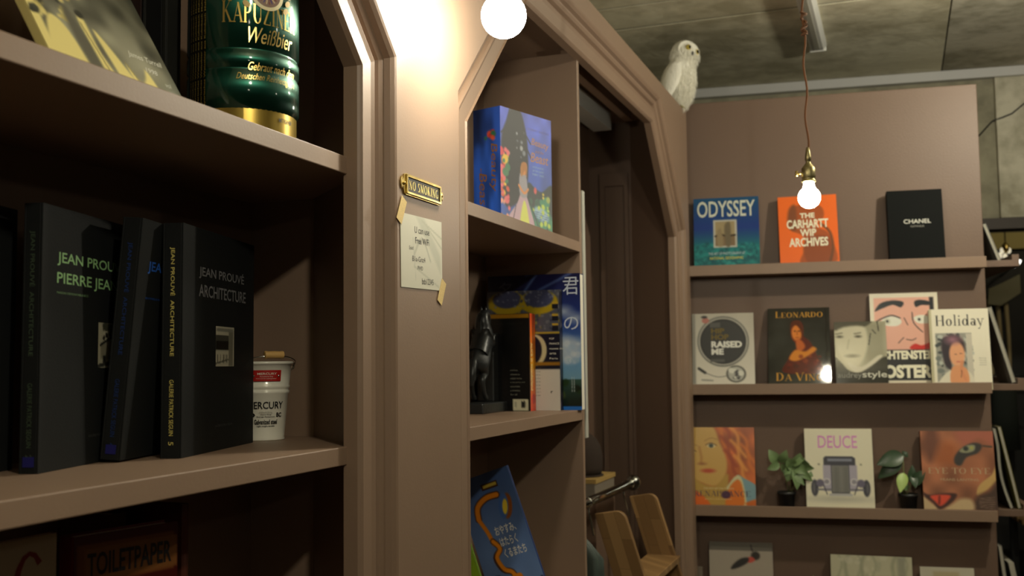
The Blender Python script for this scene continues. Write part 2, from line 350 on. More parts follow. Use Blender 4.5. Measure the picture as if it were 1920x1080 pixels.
# formwork bays of the ceiling, each its own slab face
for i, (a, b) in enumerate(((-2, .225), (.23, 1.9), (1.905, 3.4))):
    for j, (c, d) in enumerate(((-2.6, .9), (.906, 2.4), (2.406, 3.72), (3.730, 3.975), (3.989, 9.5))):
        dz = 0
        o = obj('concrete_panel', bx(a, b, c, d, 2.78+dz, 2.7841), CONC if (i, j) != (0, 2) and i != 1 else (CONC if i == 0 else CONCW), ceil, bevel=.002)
struct('wall_left', bx(-1.35, -1.25, -2.6, 5.6, 0, 2.80), CONCW)
struct('wall_rear', bx(-1.35, 3.4, -2.6, -2.5, 0, 2.80), BACKW)
struct('wall_right', bx(3.3, 3.4, -2.5, 9.5, 0, 2.80), BACKW)
MW = frame(P0, WE, WN, (0, 0, 1))
wb = tag(bpy.data.objects.new('wall_back', None), kind='structure'); C.objects.link(wb); wb.matrix_world = MW
obj('wall_face', bx(-.5, 1.22, .93, 1.05, 0, 2.80), CONCD, wb)
obj('wall_face', bx(1.22, 2.75, .93, 1.05, 2.085, 2.80), CONCD, wb)
obj('lintel', bx(1.345, 2.75, .90, .93, 2.085, 2.735), CONCW, wb, bevel=.004)
obj('door_header', bx(1.2, 2.75, .90, 1.02, 2.035, 2.085), mat('dark_timber', (.03, .02, .014), .6), wb)
# far room seen through the opening
far = tag(bpy.data.objects.new('wall_far', None), kind='structure'); C.objects.link(far); far.matrix_world = MW
obj('wall_face', bx(.8, 4, 3.3, 3.4, 0, 2.8), mat('black_panelling', (.008, .008, .007), .6), far)
obj('frieze', bx(.8, 4, 3.25, 3.3, 2.17, 2.28), mat('cream_frieze', (.50, .42, .16), .7), far)
obj('side_wall', bx(1.0, 1.1, 1.05, 3.3, 0, 2.8), mat('black_panelling', (.01, .01, .009), .6), far)
CREAM = mat('cream_drape', (.42, .34, .19), .7, var=.2)
for uu, zz in ((1.735, 1.84), (1.79, 1.88), (1.84, 1.90)):
    bm = bmesh.new()
    pts = [(uu-.012+.004*sin(z*9), 3.2+.01*cos(z*7), z) for z in np.linspace(.9, zz, 14)]
    tube(bm, pts, [.008+.008*(k/13) for k in range(14)], 8)
    o = obj('curtain', bm, CREAM, None, True); o.matrix_world = MW
    tag(o, ('narrow cream curtain fold nearest the display partition', 'cream curtain fold between two others in the dark back room', 'cream curtain fold farthest right beneath the pale wall lamp')[(1.735, 1.79, 1.84).index(uu)], 'curtain', 'curtain folds in the back room')
bm = bmesh.new(); prism(bm, [(1.70, 1.80), (1.71, 1.90), (1.80, 1.94), (1.90, 1.99), (1.90, 1.87), (1.84, 1.83), (1.78, 1.79)], 1, 3.12, 3.15)
o = obj('valance', bm, mat('olive_valance', (.20, .19, .12), .8), None); o.matrix_world = MW; tag(o, 'scalloped grey-green valance over the cream curtain folds', 'valance')

# concrete trim: white duct along the back wall under the ceiling
o = struct('trim_1', bx(-.5, 2.6, .885, .93, 2.735, 2.778), mat('white_duct', (.50, .50, .49), .45)); o.matrix_world = MW
# black cable on the concrete
bm = bmesh.new()
tube(bm, [W(1.27, .92, 2.47), W(1.33, .91, 2.535), W(1.37, .892, 2.545), W(1.41, .892, 2.56), W(1.46, .892, 2.60), W(1.55, .892, 2.64), W(1.7, .892, 2.66)], .0035, 8)
tag(obj('wall_cable', bm, BLACKP, None, True), 'thin black cable curving up across the concrete lintel', 'cable')
# fluorescent batten on the ceiling
t = thing('ceiling_batten', 'slim white light batten fixed to the concrete ceiling, unlit', 'light fixture', Vector((-.277, 4.0, 2.78)))
bm = bmesh.new(); prism(bm, [(-.035, 0), (-.035, -.012), (-.022, -.03), (.022, -.03), (.035, -.012), (.035, 0)], 1, -1.3, .48)
obj('housing', bm, PLASTW, t); obj('tube_cover', bx(-.009, .009, -1.25, .44, -.038, -.031), mat('dusty_diffuser', (.35, .34, .28), .5), t)
obj('end_cap', bx(-.033, .033, .48, .488, -.033, 0), PLASTW, t)

# ================================================================== BOOKCASE
bc = thing('bookcase', 'built-in mocha brown bookcase with chamfered arch openings along the left wall', 'bookcase', Vector((0, 0, 0)))
ZK, CH = 1.92, .36; ZT = ZK+CH
def octo(y0, y1, w):
    return [(y0-w, 0), (y0-w, ZK+.414*w), (y0+CH-.414*w, ZT+w), (y1-CH+.414*w, ZT+w), (y1+w, ZK+.414*w), (y1+w, 0)]
PROF = [(.0, -.806), (0, -.782), (.003, -.778), (.006, -.775), (.008, -.779), (.036, -.777), (.043, -.774), (.047, -.776), (.050, -.784), (.056, -.785),
        (.060, -.776), (.066, -.772), (.070, -.771), (.074, -.762), (.080, -.757), (.084, -.755)]
BAYS = ((-.56, 1.418, 1.0), (1.852, 3.865, 1.15))
for y0, y1, s in BAYS:
    bm = bmesh.new(); L = [[bm.verts.new((x, *p)) for p in octo(y0, y1, w*s)] for w, x in PROF]
    for a, b in zip(L, L[1:]):
        for i in range(5): bm.faces.new((a[i], a[i+1], b[i+1], b[i]))
    obj('arch_casing', bm, PAINT, bc)
WO = .084
bm = bmesh.new(); X0, X1 = -.79, -.755
for y0, y1, s in BAYS:
    w = WO*s; p = octo(y0, y1, w)
    if s == 1: box(bm, X0, X1, y0-w, y1+w, ZT+w, ZT+WO*1.15)
    for q, cor in (((p[1], p[2]), (y0-w, ZT+w)), ((p[3], p[4]), (y1+w, ZT+w))): prism(bm, [q[0], q[1], cor], 0, X0, X1)
zh = ZT+WO
for a, b in ((-.9, BAYS[0][0]-WO), (BAYS[0][1]+WO, BAYS[1][0]-WO*1.15), (BAYS[1][1]+WO*1.15, 4.02)):
    box(bm, X0, X1, a, b, 0, ZT+WO*1.15)
box(bm, X0, X1, -.9, 4.02, ZT+WO*1.15, 2.43)
obj('face_board', bm, PAINT, bc)
obj('top_board', bx(-1.2, -.79, -.9, 4.02, 2.405, 2.43), PAINT, bc)
obj('end_board', bx(-1.2, -.79, 4.0, 4.02, 0, 2.405), PAINT, bc)
obj('back_panel', bx(-1.12, -1.105, -.62, 1.61, 0, 2.405), PAINT, bc)
obj('back_panel', bx(-1.12, -1.075, 1.66, 2.70, 0, 2.405), PAINT, bc)
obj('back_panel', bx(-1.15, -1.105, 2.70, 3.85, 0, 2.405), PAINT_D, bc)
def sidepanel(yj, ys, xb, m=PAINT):     # straight panel facing the camera plus canted return to the jamb
    bm = bmesh.new(); prism(bm, [(xb, ys), (-.975, ys), (-.806, yj+.032), (-.79, yj+.04), (-.79, ys+.02), (xb, ys+.02)], 2, 0, 2.405)
    obj('side_panel', bm, m, bc)
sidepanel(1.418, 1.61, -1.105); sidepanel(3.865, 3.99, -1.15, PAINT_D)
bm = bmesh.new(); prism(bm, [(-1.12, -.62), (-1.12, -.60), (-.80, -.56), (-.80, -.58)], 2, 0, 2.405); obj('side_panel', bm, PAINT, bc)
bm = bmesh.new(); prism(bm, [(-1.12, 1.64), (-1.12, 1.66), (-.80, 1.852), (-.80, 1.832)], 2, 0, 2.405); obj('side_panel', bm, PAINT, bc)
obj('divider', bx(-1.10, -.80, 2.682, 2.70, 0, 2.30), PAINT, bc, bevel=.0015)
for zt in (1.777, 1.327, .877, .427):
    bm = bmesh.new(); prism(bm, [(-1.104, -.60), (-.80, -.565), (-.80, 1.447), (-.975, 1.608), (-1.104, 1.608)], 2, zt-.028, zt)
    obj('shelf', bm, PAINT, bc, bevel=.0015)
    bm = bmesh.new(); prism(bm, [(-1.074, 1.69), (-.80, 1.856), (-.80, 2.681), (-1.074, 2.681)], 2, zt-.028, zt)
    obj('shelf', bm, PAINT, bc, bevel=.0015)
# recessed frames on the far inner panel and rail inside the tall bay
bm = bmesh.new()
for a, b, c, d in ((-1.10, -1.08, .1, 2.2), (-1.0, -.985, .1, 2.2)): box(bm, a, b, 3.975, 3.99, c, d)
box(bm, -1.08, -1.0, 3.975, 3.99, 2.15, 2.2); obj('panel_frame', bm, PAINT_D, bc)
obj('inner_rail', bx(-.93, -.90, 2.95, 3.72, 2.345, 2.395), PAINT, bc)
t = obj('duct_box', bx(-1.07, -1.0, 3.20, 3.80, 2.335, 2.40), PLASTW); tag(t, 'boxed white duct under the top of the tall wardrobe bay', 'duct')
tag(obj('edge_strip', bx(-.835, -.797, 2.702, 2.724, 1.25, 1.92), mat('pale_grey_board', (.42, .42, .37), .6)), 'pale grey board standing upright behind the bookcase divider', 'board')

# ================================================================== DISPLAY PARTITION WITH LEDGES
dp = thing('display_partition', 'brown partition with four narrow book ledges at the end of the shop', 'display shelf', MW)
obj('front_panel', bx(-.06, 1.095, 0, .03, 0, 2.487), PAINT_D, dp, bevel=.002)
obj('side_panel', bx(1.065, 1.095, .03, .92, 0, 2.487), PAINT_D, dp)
LZ = (1.822, 1.363, .903, .443)
for z in LZ:
    bm = bmesh.new(); prism(bm, [(0, z-.040), (-.10, z-.040), (-.10, z), (-.088, z), (-.088, z-.027), (0, z-.027)], 0, -.02, 1.083)
    obj('ledge', bm, PAINT, dp, bevel=.001)
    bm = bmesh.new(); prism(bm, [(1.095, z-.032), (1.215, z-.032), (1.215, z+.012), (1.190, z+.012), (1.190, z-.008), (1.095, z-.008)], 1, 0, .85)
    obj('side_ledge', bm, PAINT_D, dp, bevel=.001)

# ================================================================== PENDANT BULBS
def pendant(label, c, R, ztop, group, GLOW, knot=None):
    t = thing('pendant_bulb', label, 'light', c, group)
    bm = bmesh.new(); pr = []
    for k in range(15):
        a = -PI/2+PI*.80*k/14; pr.append((max(R*cos(a), .0002), R*sin(a)))
    nk = R*.46; pr += [(nk*1.15, R*.98), (nk, R*1.2), (nk, R*1.45)]
    lathe(bm, pr, 28); b = obj('bulb', bm, GLOW, t, True)
    s = R*1.42; bm = bmesh.new()
    lathe(bm, [(nk*1.35, s), (nk*1.45, s+.004), (nk*1.25, s+.006), (nk*1.25, s+.010), (nk*1.35, s+.012), (nk*1.35, s+.036), (nk*1.15, s+.040), (.007, s+.050), (.006, s+.056), (.008, s+.058), (.0078, s+.068), (.006, s+.080), (.004, s+.092)], 24)
    obj('socket', bm, OLDBRASS, t, True)
    bm = bmesh.new(); tube(bm, [(-.01, 0, s+.024), (-.030, -.003, s+.024)], .0025); tube(bm, [(-.030, -.003, s+.031), (-.030, -.003, s+.017)], .004)
    obj('switch_key', bm, BRASS, t, True)
    bm = bmesh.new(); n = 40; z0 = s+.07; z1 = ztop-c.z
    tube(bm, [(.0035*sin(k*.9)*(1 if 0 < k < n else 0), .0035*cos(k*.7), z0+(z1-z0)*k/n) for k in range(n+1)], .0028, 8)
    obj('cord', bm, mat('rust_fabric_cord', (.20, .08, .03), .8), t, True)
    if knot:
        bm = bmesh.new(); k0 = knot-c.z
        tube(bm, [(.0065*cos(a*1.9)+.001, .006*sin(a*2.3), k0+.030*sin(a*.31)) for a in np.linspace(0, 20, 120)], .0028, 8); obj('cord_knot', bm, mat('rust_fabric_cord', (.16, .07, .03), .8), t, True)
    obj('ceiling_rose', bx(-.03, .03, -.03, .03, z1-.018, z1), PLASTW, t, bevel=.005)
    return t
pendant('large lit globe bulb hanging by the pillar between the two arches', BULB1, .039, 2.78, 'lit pendant bulbs', GLOWS[0])
pendant('lit bulb on a rust cord and brass socket before the orange book', BULB2, .0285, 2.78, 'lit pendant bulbs', GLOWS[1], knot=2.34)

# ================================================================== SIGNS ON THE PILLAR
pm = frame((-.755, 1.511, 1.730), (0, 1, 0), (-1, 0, 0), (0, 0, 1))
t = thing('brass_sign', 'small brass plaque reading no smoking on the pillar', 'sign', pm)
bm = bmesh.new()
prism(bm, [(0, .016), (.004, .008), (.006, .016), (.012, .002), (.020, 0), (.146, 0), (.154, .002), (.160, .016), (.164, .010), (.166, .018), (.164, .026), (.160, .022), (.154, .034), (.146, .036), (.020, .036), (.012, .034), (.006, .022), (.004, .030), (0, .024)], 1, -.003, 0)
box(bm, .018, .150, -.006, -.003, .002, .006); box(bm, .018, .150, -.006, -.003, .030, .034); box(bm, .016, .020, -.006, -.003, .002, .034); box(bm, .148, .152, -.006, -.003, .002, .034)
obj('plate', bm, BRASS, t, bevel=.0005)
obj('recess', bx(.020, .148, -.0036, -.003, .006, .030), BLACKP, t)
l = Let(); l.add(serif('NO SMOKING', gap=.12), .026, .0105, .142, .0255, (.9, .8, .45)); l.put('raised_lettering', t, GOLD, off=.0045)
for x in (.009, .157):
    bm = bmesh.new(); ball(bm, (x, -.004, .018), .003, 6); obj('screw', bm, BRASS, t, True)

t = thing('wifi_notice', 'white paper notice about free wifi taped to the pillar', 'notice', frame((-.7545, 1.513, 1.577), Vector((0, .9985, .02)).normalized(), (-1, 0, 0), Vector((0, -.02, .9998)).normalized()))
cv = Cv(.162, .122, (.80, .79, .72), 60)
cv.poly([(.35, 0), (.55, 0), (.95, .5), (.95, .75)], (.73, .73, .66), .05, False); cv.line([(.3, .55), (.5, .3), (.7, .6)], .03, (.70, .70, .63)); cv.line([(.3, .7), (.9, .95)], .02, (.72, .72, .65)); cv.line([(.6, .1), (1, .4)], .02, (.70, .70, .62)); cv.line([(.5, .05), (1, .25)], .02, (.70, .70, .62)); cv.line([(.28, .3), (.34, .9)], .01, (.72, .72, .66))
obj('paper', bx(0, .162, -.0006, 0, 0, .122), mat('notice_paper', (.62, .60, .5), .8), t)
cv.put('paper_print', t, INK, (0, -.0009, 0))
l = Let(); k = (.13, .13, .13)
l.add(glyphs('U can use'), .052, .093, .110, .104, k).add(glyphs('Free WiFi', .012), .054, .075, .108, .086, k).add(glyphs('Ssid'), .030, .064, .046, .070, (.4, .4, .38))
l.add(glyphs('B1a-Gnz4'), .042, .045, .092, .054, (.25, .25, .24)).add(glyphs('PWD'), .062, .031, .082, .038, (.3, .3, .3)).add(glyphs('btb12345'), .078, .008, .124, .018, k)
l.put('notice_lettering', t, INK, off=.0012)
TAPE = mat('masking_tape', (.68, .50, .20), .6, var=.2, vscale=200, stretch=(1, 1, 5))
for (x, z, a) in ((.004, .126, 62), (.158, -.002, 62)):
    bm = bx(-.022, .022, -.0016, -.0012, -.010, .010); bmesh.ops.rotate(bm, verts=bm.verts, matrix=Matrix.Rotation(rad(-a), 3, 'Y')); bmesh.ops.translate(bm, verts=bm.verts, vec=(x, 0, z)); obj('tape', bm, TAPE, t)

# ================================================================== BAY ONE, TOP SHELF
Z1, Z2, Z3 = 1.777, 1.327, .877
th = rad(31); up = Vector((-sin(th), 0, cos(th)))
cv = Cv(.225, .27, (.50, .49, .40), 110); cv.grad((.34, .34, .29), (.52, .51, .44))
CR = (.90, .84, .55)
cv.noise(.35, 9, 3)
for p in ([(-.02, .45), (.05, .5), (.06, .8), (.02, 1.02), (-.05, 1.02)], [(.08, .74), (.14, .66), (.22, .70), (.27, .86), (.28, 1.03), (.06, 1.03), (.03, .9)], [(.36, .62), (.41, .60), (.42, .8), (.50, 1.03), (.40, 1.03), (.37, .85)],
          [(.45, .66), (.50, .70), (.58, .84), (.66, 1.03), (.53, 1.03), (.48, .85)], [(.60, .80), (.66, .9), (.72, .86), (.76, .80), (.80, .9), (.80, 1.03), (.66, 1.03), (.61, .92)],
          [(.02, .56), (.05, .6), (.09, .66), (.07, .7), (.02, .66)], [(.28, .25), (.38, .30), (.48, .42), (.44, .48), (.34, .40)], [(.0, .1), (.08, .2), (.10, .4), (.02, .35)]):
    cv.poly(p, CR, .02)
cv.dabs(60, 0, .05, .35, .68, .03, [(.86, .80, .52), (.74, .68, .42), (.28, .28, .25)], 5); cv.dabs(25, 0, .1, .6, .7, .035, [(.25, .25, .22), (.30, .30, .26)], 8)
cv.poly([(.26, .62), (.33, .60), (.38, 1.03), (.30, 1.03)], (.40, .39, .34), .04)
cv.line([(.37, .64), (.40, .8), (.44, 1.0)], .006, (.35, .32, .2)); cv.line([(.60, .8), (.66, .92), (.70, 1.0)], .006, (.40, .36, .22))
cv.poly([(.82, .0), (1.02, .0), (1.02, .4), (.95, .3)], (.30, .31, .27), .1)
l = Let(); l.add(glyphs('James Turrell', 0, .3), .15, .068, .215, .080, (.88, .88, .82)).add(glyphs('1998', 0, .3), .172, .052, .195, .060, (.85, .85, .8)).add(glyphs('vol', 0, .3), .200, .036, .212, .044, (.8, .8, .75))
book('large picture book with a pale dappled landscape cover leaning back on the top shelf', frame((-.848, .872, Z1), (0, 1, 0), up.cross(Vector((0, 1, 0))), up), .225, .27, .012, (.75, .70, .45), cv, l, soft=True)

for i, (y0, T, H, col, lab) in enumerate(((1.10, .030, .30, (.05, .07, .13), 'dark navy book spine behind the leaning landscape book'), (1.135, .036, .29, (.13, .07, .06), 'dark maroon book spine, second along behind the landscape book'), (1.175, .04, .31, (.06, .06, .06), 'near-black book spine, third along behind the landscape book'), (1.222, .034, .30, (.13, .13, .12), 'charcoal book with a pale edge just left of the green keg'))):
    book(lab, frame((-1.095+.105, y0, Z1), (-1, 0, 0), (0, 1, 0), (0, 0, 1)) if False else frame((-.990, y0+T, Z1), (-1, 0, 0), (0, -1, 0), (0, 0, 1)), .11, H, T, col, group='dark books at the back of the top shelf')

# beer keg
kc = Vector((-.887, 1.268, Z1)); kr = .0795
t = thing('beer_keg', 'green and gold metal beer keg on the top shelf', 'keg', kc)
d0 = Vector((.887, -1.268, 0)).normalized(); rt = (-d0).cross(Vector((0, 0, 1)))
KG = mat('green_lacquered_metal', (.003, .050, .031), .2, .85, coat=1); KD = mat('dark_green_lacquer', (.004, .022, .018), .16, .6, coat=1)
KGO = mat('gold_lacquer', (.62, .46, .14), .25, .9)
prof = [(.001, 0), (.070, 0), (.0755, .003), (.0755, .030), (.0765, .034), (.0795, .038), (.0795, .084), (.0775, .088), (.0775, .091), (.0795, .095), (.0795, .112), (.0775, .116), (.0775, .119), (.0795, .123), (.0795, .232), (.076, .245), (.068, .250), (.066, .246), (.001, .245)]
for m_ in (KG, KGO):
    nt = m_.node_tree; tg = nt.nodes.new('ShaderNodeTangent'); tg.direction_type = 'RADIAL'; tg.axis = 'Z'; p_ = nt.nodes['Principled BSDF']
    p_.inputs['Anisotropic'].default_value = .85; p_.inputs['Roughness'].default_value = .32; p_.inputs['Coat Roughness'].default_value = .08; nt.links.new(tg.outputs[0], p_.inputs['Tangent'])
bm = bmesh.new(); lathe(bm, prof, 64); o = obj('body', bm, KG, t, True)
md = o.modifiers.new('e', 'EDGE_SPLIT'); md.split_angle = rad(50)
def kw(r): return lambda a, b: (d0*cos(a/kr)+rt*sin(a/kr))*r+Vector((0, 0, b))
cv = Cv(.50, .034, (.66, .56, .26), 60); cv.put('gold_band', t, GOLD, warp=kw(.0762))
cv = Cv(.042, .205, (.10, .09, .04), 24); cv.ny and cv.noise(.5, 20, 4)
cv.put('small_print_panel', t, GOLD, warp=lambda a, b: kw(.0799)(a-.098, b+.039))
l = Let(); gc = (.88, .76, .42)
l.add(serif('KAPUZINER', small=.92), -.030, .152, .086, .184, gc)
l.add(glyphs('Weißbier', .0, .35), .006, .125, .078, .148, (.85, .75, .45))
l.add(glyphs('Gebraut nach dem', 0, .4), .006, .086, .084, .098, gc).add(glyphs('Deutschen Reinheitsgebot', 0, .4), -.010, .070, .086, .082, gc)
for i in range(6): l.add(glyphs('Bayerisches Weissbier aus Kulmbach Mehrweg', .01), -.152, .137, .030, .1405, (.80, .70, .35), rot=PI/2) if False else l.add(glyphs('Bayerisches Weissbier aus Kulmbach Mehrweg', .02), -.175+i*.0062, .1175, .000+i*.0062, .1210, (.80, .70, .35), rot=PI/2)
l.put('keg_lettering', t, GOLD, warp=kw(.0806))
l = Let(); l.add(glyphs('MIT REINER', .01), .055, .019, .085, .025, (.12, .1, .05)); l.put('band_lettering', t, INK, warp=kw(.0768))
l = Let(); ang = np.linspace(0, 2*PI, 40, endpoint=False)
def disc(r0, r1, col, n=40):
    v = [(.5+.5*cos(a)*r, .5+.5*sin(a)*r) for r in (r0, r1) for a in np.linspace(0, 2*PI, n, endpoint=False)]
    return np.array(v), [(i, (i+1) % n, n+(i+1) % n, n+i) for i in range(n)]
l.add(disc(.01, .8, 0), .008, .190, .058, .240, (.55, .45, .40)).add(disc(.8, 1, 0), .008, .190, .058, .240, (.92, .88, .72))
for k in range(22):
    a = 2*PI*k/22; l.add((np.array([(0, 0), (1, .3), (1, .7), (0, 1)]), [(0, 1, 2, 3)]), .033+.010*cos(a)-.006, .215+.010*sin(a)-.0015, .033+.010*cos(a)+.006, .215+.010*sin(a)+.0015, ((.3, .25, .5), (.85, .75, .6), (.5, .2, .2))[k % 3], rot=a)
for sx in (-1, 1):
    for k in range(4): l.add(disc(.01, 1, 0, 10), .033+sx*(.030+.004*k)-.006, .196+.012*k-.004, .033+sx*(.030+.004*k)+.006, .196+.012*k+.004, (.80, .68, .38), rot=sx*.8)
l.move(lambda p: (p[0], p[1]-.016, p[2])); l.put('round_emblem', t, INK, warp=kw(.0812), join=True)

# ================================================================== BAY ONE, MIDDLE SHELF: the black architecture books
bxv = Vector((-.26, .9656, 0)); byv = Vector((0, 0, 1)).cross(bxv)
def photo(kind):
    cv = Cv(.083, .060, (.62, .60, .52), 50) if kind == 1 else Cv(.075, .062, (.66, .64, .56), 50)
    D = (.10, .10, .09)
    if kind == 1:   # tall house with trees
        cv = Cv(.068, .060, (.66, .64, .55), 40); cv.dabs(40, .2, 0, 1, .35, .1, [D, (.25, .25, .2)], 3); cv.poly([(.1, .5), (.5, .36), (.95, .48), (.95, .8), (.1, .8)], (.50, .48, .40), .02, False); cv.line([(.08, .5), (.5, .33), (1, .47)], .05, D, sm=False)
        for x in (.2, .45, .7): cv.rect(x, .72, x+.12, .92, D)
        cv.line([(0, .97), (.5, .9), (1, .98)], .08, (.2, .2, .18))
    elif kind == 3:
        cv = Cv(.010, .060, (.72, .70, .62), 12); cv.rect(0, .8, 1, 1, D)
    elif kind == 2:
        cv = Cv(.075, .060, (.70, .68, .60), 44); cv.rect(0, .22, .7, .36, (.25, .25, .22)); cv.rect(0, .36, .7, .60, D); cv.rect(.7, .1, .95, 1, (.45, .44, .38)); cv.rect(0, .6, .7, .62, (.8, .8, .7))
        for x in (.1, .25, .42, .5, .6): cv.line([(x, .72), (x, .90)], .03, D)
        cv.line([(0, .93), (.7, .82)], .03, (.3, .3, .26)); cv.rect(.05, .05, .95, .12, (.5, .5, .45))
    return cv
def arch(label, org, T, H, W_, tilt, sp, cvc, t1, t2, t3, ph, photo_at, num, fx=.19):
    a = rad(tilt); x = bxv; z = Vector((0, 0, 1))*cos(a)-byv*sin(a)      # tilt = leaning forward on the book in front
    M = frame(Vector(org)+Vector((0, 0, T*sin(a))), x, z.cross(x), z)
    r = book(label, M, W_, H, T, (.1, .1, .1), m=BLACKC, group='black architecture books on the middle shelf')
    l = Let()
    if t1: l.add(glyphs(t1, .012), *t1a(t1, W_, H, fx), cvc)
    if t2: l.add(glyphs(t2, .012), *t2a(t2, W_, H, fx), cvc)
    if t3: l.add(glyphs(t3), W_*fx, H*.668, W_*fx+.0037*len(t3), H*.676, tuple(x*.8 for x in cvc))
    l.add(glyphs('GALERIE PATRICK SEGUIN'), W_*.42, H*.108, W_*.66, H*.118, (.26, .26, .26))
    l.put('cover_lettering', r, INK)
    l = Let(); cxs = T/2
    def vert(s, f0, f1, hgt, col, b=.0):
        L = (f1-f0)*H; zc = H*(1-(f0+f1)/2); l.add(glyphs(s, b), cxs-L/2, zc-hgt/2, cxs+L/2, zc+hgt/2, col, rot=-PI/2)
    vert('JEAN PROUVÉ  ARCHITECTURE', .105, .57, .0085, sp, .006); vert('GALERIE PATRICK SEGUIN', .67, .905, .006, sp); vert(num, .93, .945, .007, sp)
    l.put('spine_lettering', r, INK, (0, T, 0), (0, -1, 0), (0, 0, 1), (-1, 0, 0))
    if ph:
        cv = photo(ph); cv.put('cover_photograph', r, GLOSS, (photo_at*W_, -.0004, H*.385))
    if num in '24':
        o = obj('spine_sticker', bx(-.0008, -.0002, T/2-.007, T/2+.007, .008, .020), mat('blue_sticker', (.01, .01, .12), .5), r)
def t1a(s, W_, H, fx): return (W_*fx, H*.775, W_*fx+W_*.058*len(s), H*.838)
def t2a(s, W_, H, fx): return (W_*fx, H*.695, W_*fx+W_*.0555*len(s), H*.750)
arch('black architecture book with pale yellow spine lettering, nearest the white bucket', (-.923, 1.182, Z2), .030, .324, .287, 0, (.86, .80, .44), (.46, .46, .47), 'JEAN PROUVÉ', 'ARCHITECTURE', None, 2, .42, '5')
arch('black architecture book with dark blue lettering, leaning behind the yellow-lettered one', (-.964, 1.110, Z2), .028, .322, .27, 4.9, (.09, .20, .42), (.16, .38, .75), 'JEAN PROUVÉ', None, 'SENTINELLE BANLIEUE', 2, .50, '4', .10)
arch('black architecture book with pale green lettering and a house photograph', (-.960, .967, Z2), .024, .324, .28, 0, (.26, .32, .24), (.58, .76, .52), 'JEAN PROUVÉ', 'PIERRE JEANNERET', 'MAISON DEMONTABLE BCC', 1, .50, '2', .12)
arch('black architecture book with lime lettering cut by the left picture edge', (-.964, .74, Z2), .034, .324, .27, 0, (.5, .5, .3), (.72, .82, .38), 'JEAN', None, 'MAISON DEMON', 3, .755, '1', .47)

# white enamel bucket
q = Vector((-1.018, 1.520, Z2)); t = thing('bucket', 'small white enamel bucket with a wooden handle grip on the shelf', 'bucket', Matrix.Translation(q) @ Matrix.Diagonal((.92, .92, .92, 1)))
bm = bmesh.new()
lathe(bm, [(.0005, .002), (.034, .002), (.0375, 0), (.0385, .002), (.037, .006), (.0385, .02), (.0445, .084), (.0465, .086), (.0465, .090), (.0450, .091), (.0452, .094), (.0470, .096), (.0470, .100), (.0460, .101), (.0505, .138), (.0535, .139), (.0540, .142), (.0525, .144), (.0495, .141), (.0360, .008), (.0005, .006)], 48)
obj('pail', bm, WHITE, t, True)
d1 = Vector((1.012, -1.532, 0)).normalized(); r1 = (-d1).cross(Vector((0, 0, 1)))
def bw(off, d1=d1, r1=r1): return lambda a, b: (d1*cos((a+.004)/.043)+r1*sin((a+.004)/.043))*(.0375+.0945*b+off+(.001 if .085 < b < .102 else 0))+Vector((0, 0, b))
cv = Cv(.048, .020, (.66, .10, .07), 24); plate = cv.put('red_plate', t, INK, warp=lambda a, b: bw(.0012)(a-.024, b+.108))
l = Let(); l.add(glyphs('MERCURY', .01), -.014, .1195, .016, .1235, (.9, .85, .8)).add(glyphs('Functional line', .0), -.010, .1155, .010, .1178, (.9, .85, .8)).add(glyphs("Don't look for anything better!", .0), -.016, .1115, .016, .1138, (.9, .85, .8)); l.put('plate_lettering', plate, INK, warp=bw(.0016))
for a in (-.0195, .0195):
    bm = bmesh.new(); ball(bm, bw(.0015)(a, .1175), .0022, 6); obj('rivet', bm, CHROME, plate, True)
l = Let(); k = (.05, .05, .05)
l.add(glyphs('MERCURY', .012), -.033, .058, .033, .071, k).add(glyphs('INDUSTRIAL'), -.012, .050, .012, .053, (.6, .6, .55)).add(glyphs('Heavy Duty', .01), -.010, .046, .010, .049, k).add(glyphs('Storage Equipment', .01), -.017, .042, .017, .045, k)
l.add(glyphs('Galvanized steel', .025), -.022, .030, .022, .039, k).add(glyphs('Light weight durable', .01), -.017, .0245, .017, .0285, k)
l.add(disc(.6, 1, 0, 20), -.034, .043, -.020, .051, k).add(glyphs('BC', .03), .020, .043, .031, .051, k)
l.put('pail_lettering', t, INK, warp=bw(.0006))
D1, R1 = d1, r1; d1, r1 = d1*cos(.36)+r1*sin(.36), r1*cos(.36)-d1*sin(.36)
bm = bmesh.new(); pts = []
for a in np.linspace(-1, 1, 25): pts.append(r1*(.056*sin(a*PI/2))+d1*(.050*cos(a*PI/2)**.8)+Vector((0, 0, .136+.018*cos(a*PI/2))))
tube(bm, pts, .0011, 8); obj('handle_wire', bm, CHROME, t, True)
bm = bmesh.new(); e = r1; c0 = d1*.050+Vector((0, 0, .1555)); tube(bm, [c0+e*x for x in (-.018, -.0175, -.016, -.010, 0, .010, .016, .0175, .018)], [.003, .0068, .0072, .0066, .0070, .0066, .0072, .0068, .003], 16); obj('handle_grip', bm, BEECH2, t, True)
for s in (-1, 1):
    bm = bmesh.new(); tube(bm, [r1*s*.052+Vector((0, 0, .128)), r1*s*.057+Vector((0, 0, .131)), r1*s*.058+Vector((0, 0, .141))], .002, 8); obj('handle_lug', bm, CHROME, t, True)

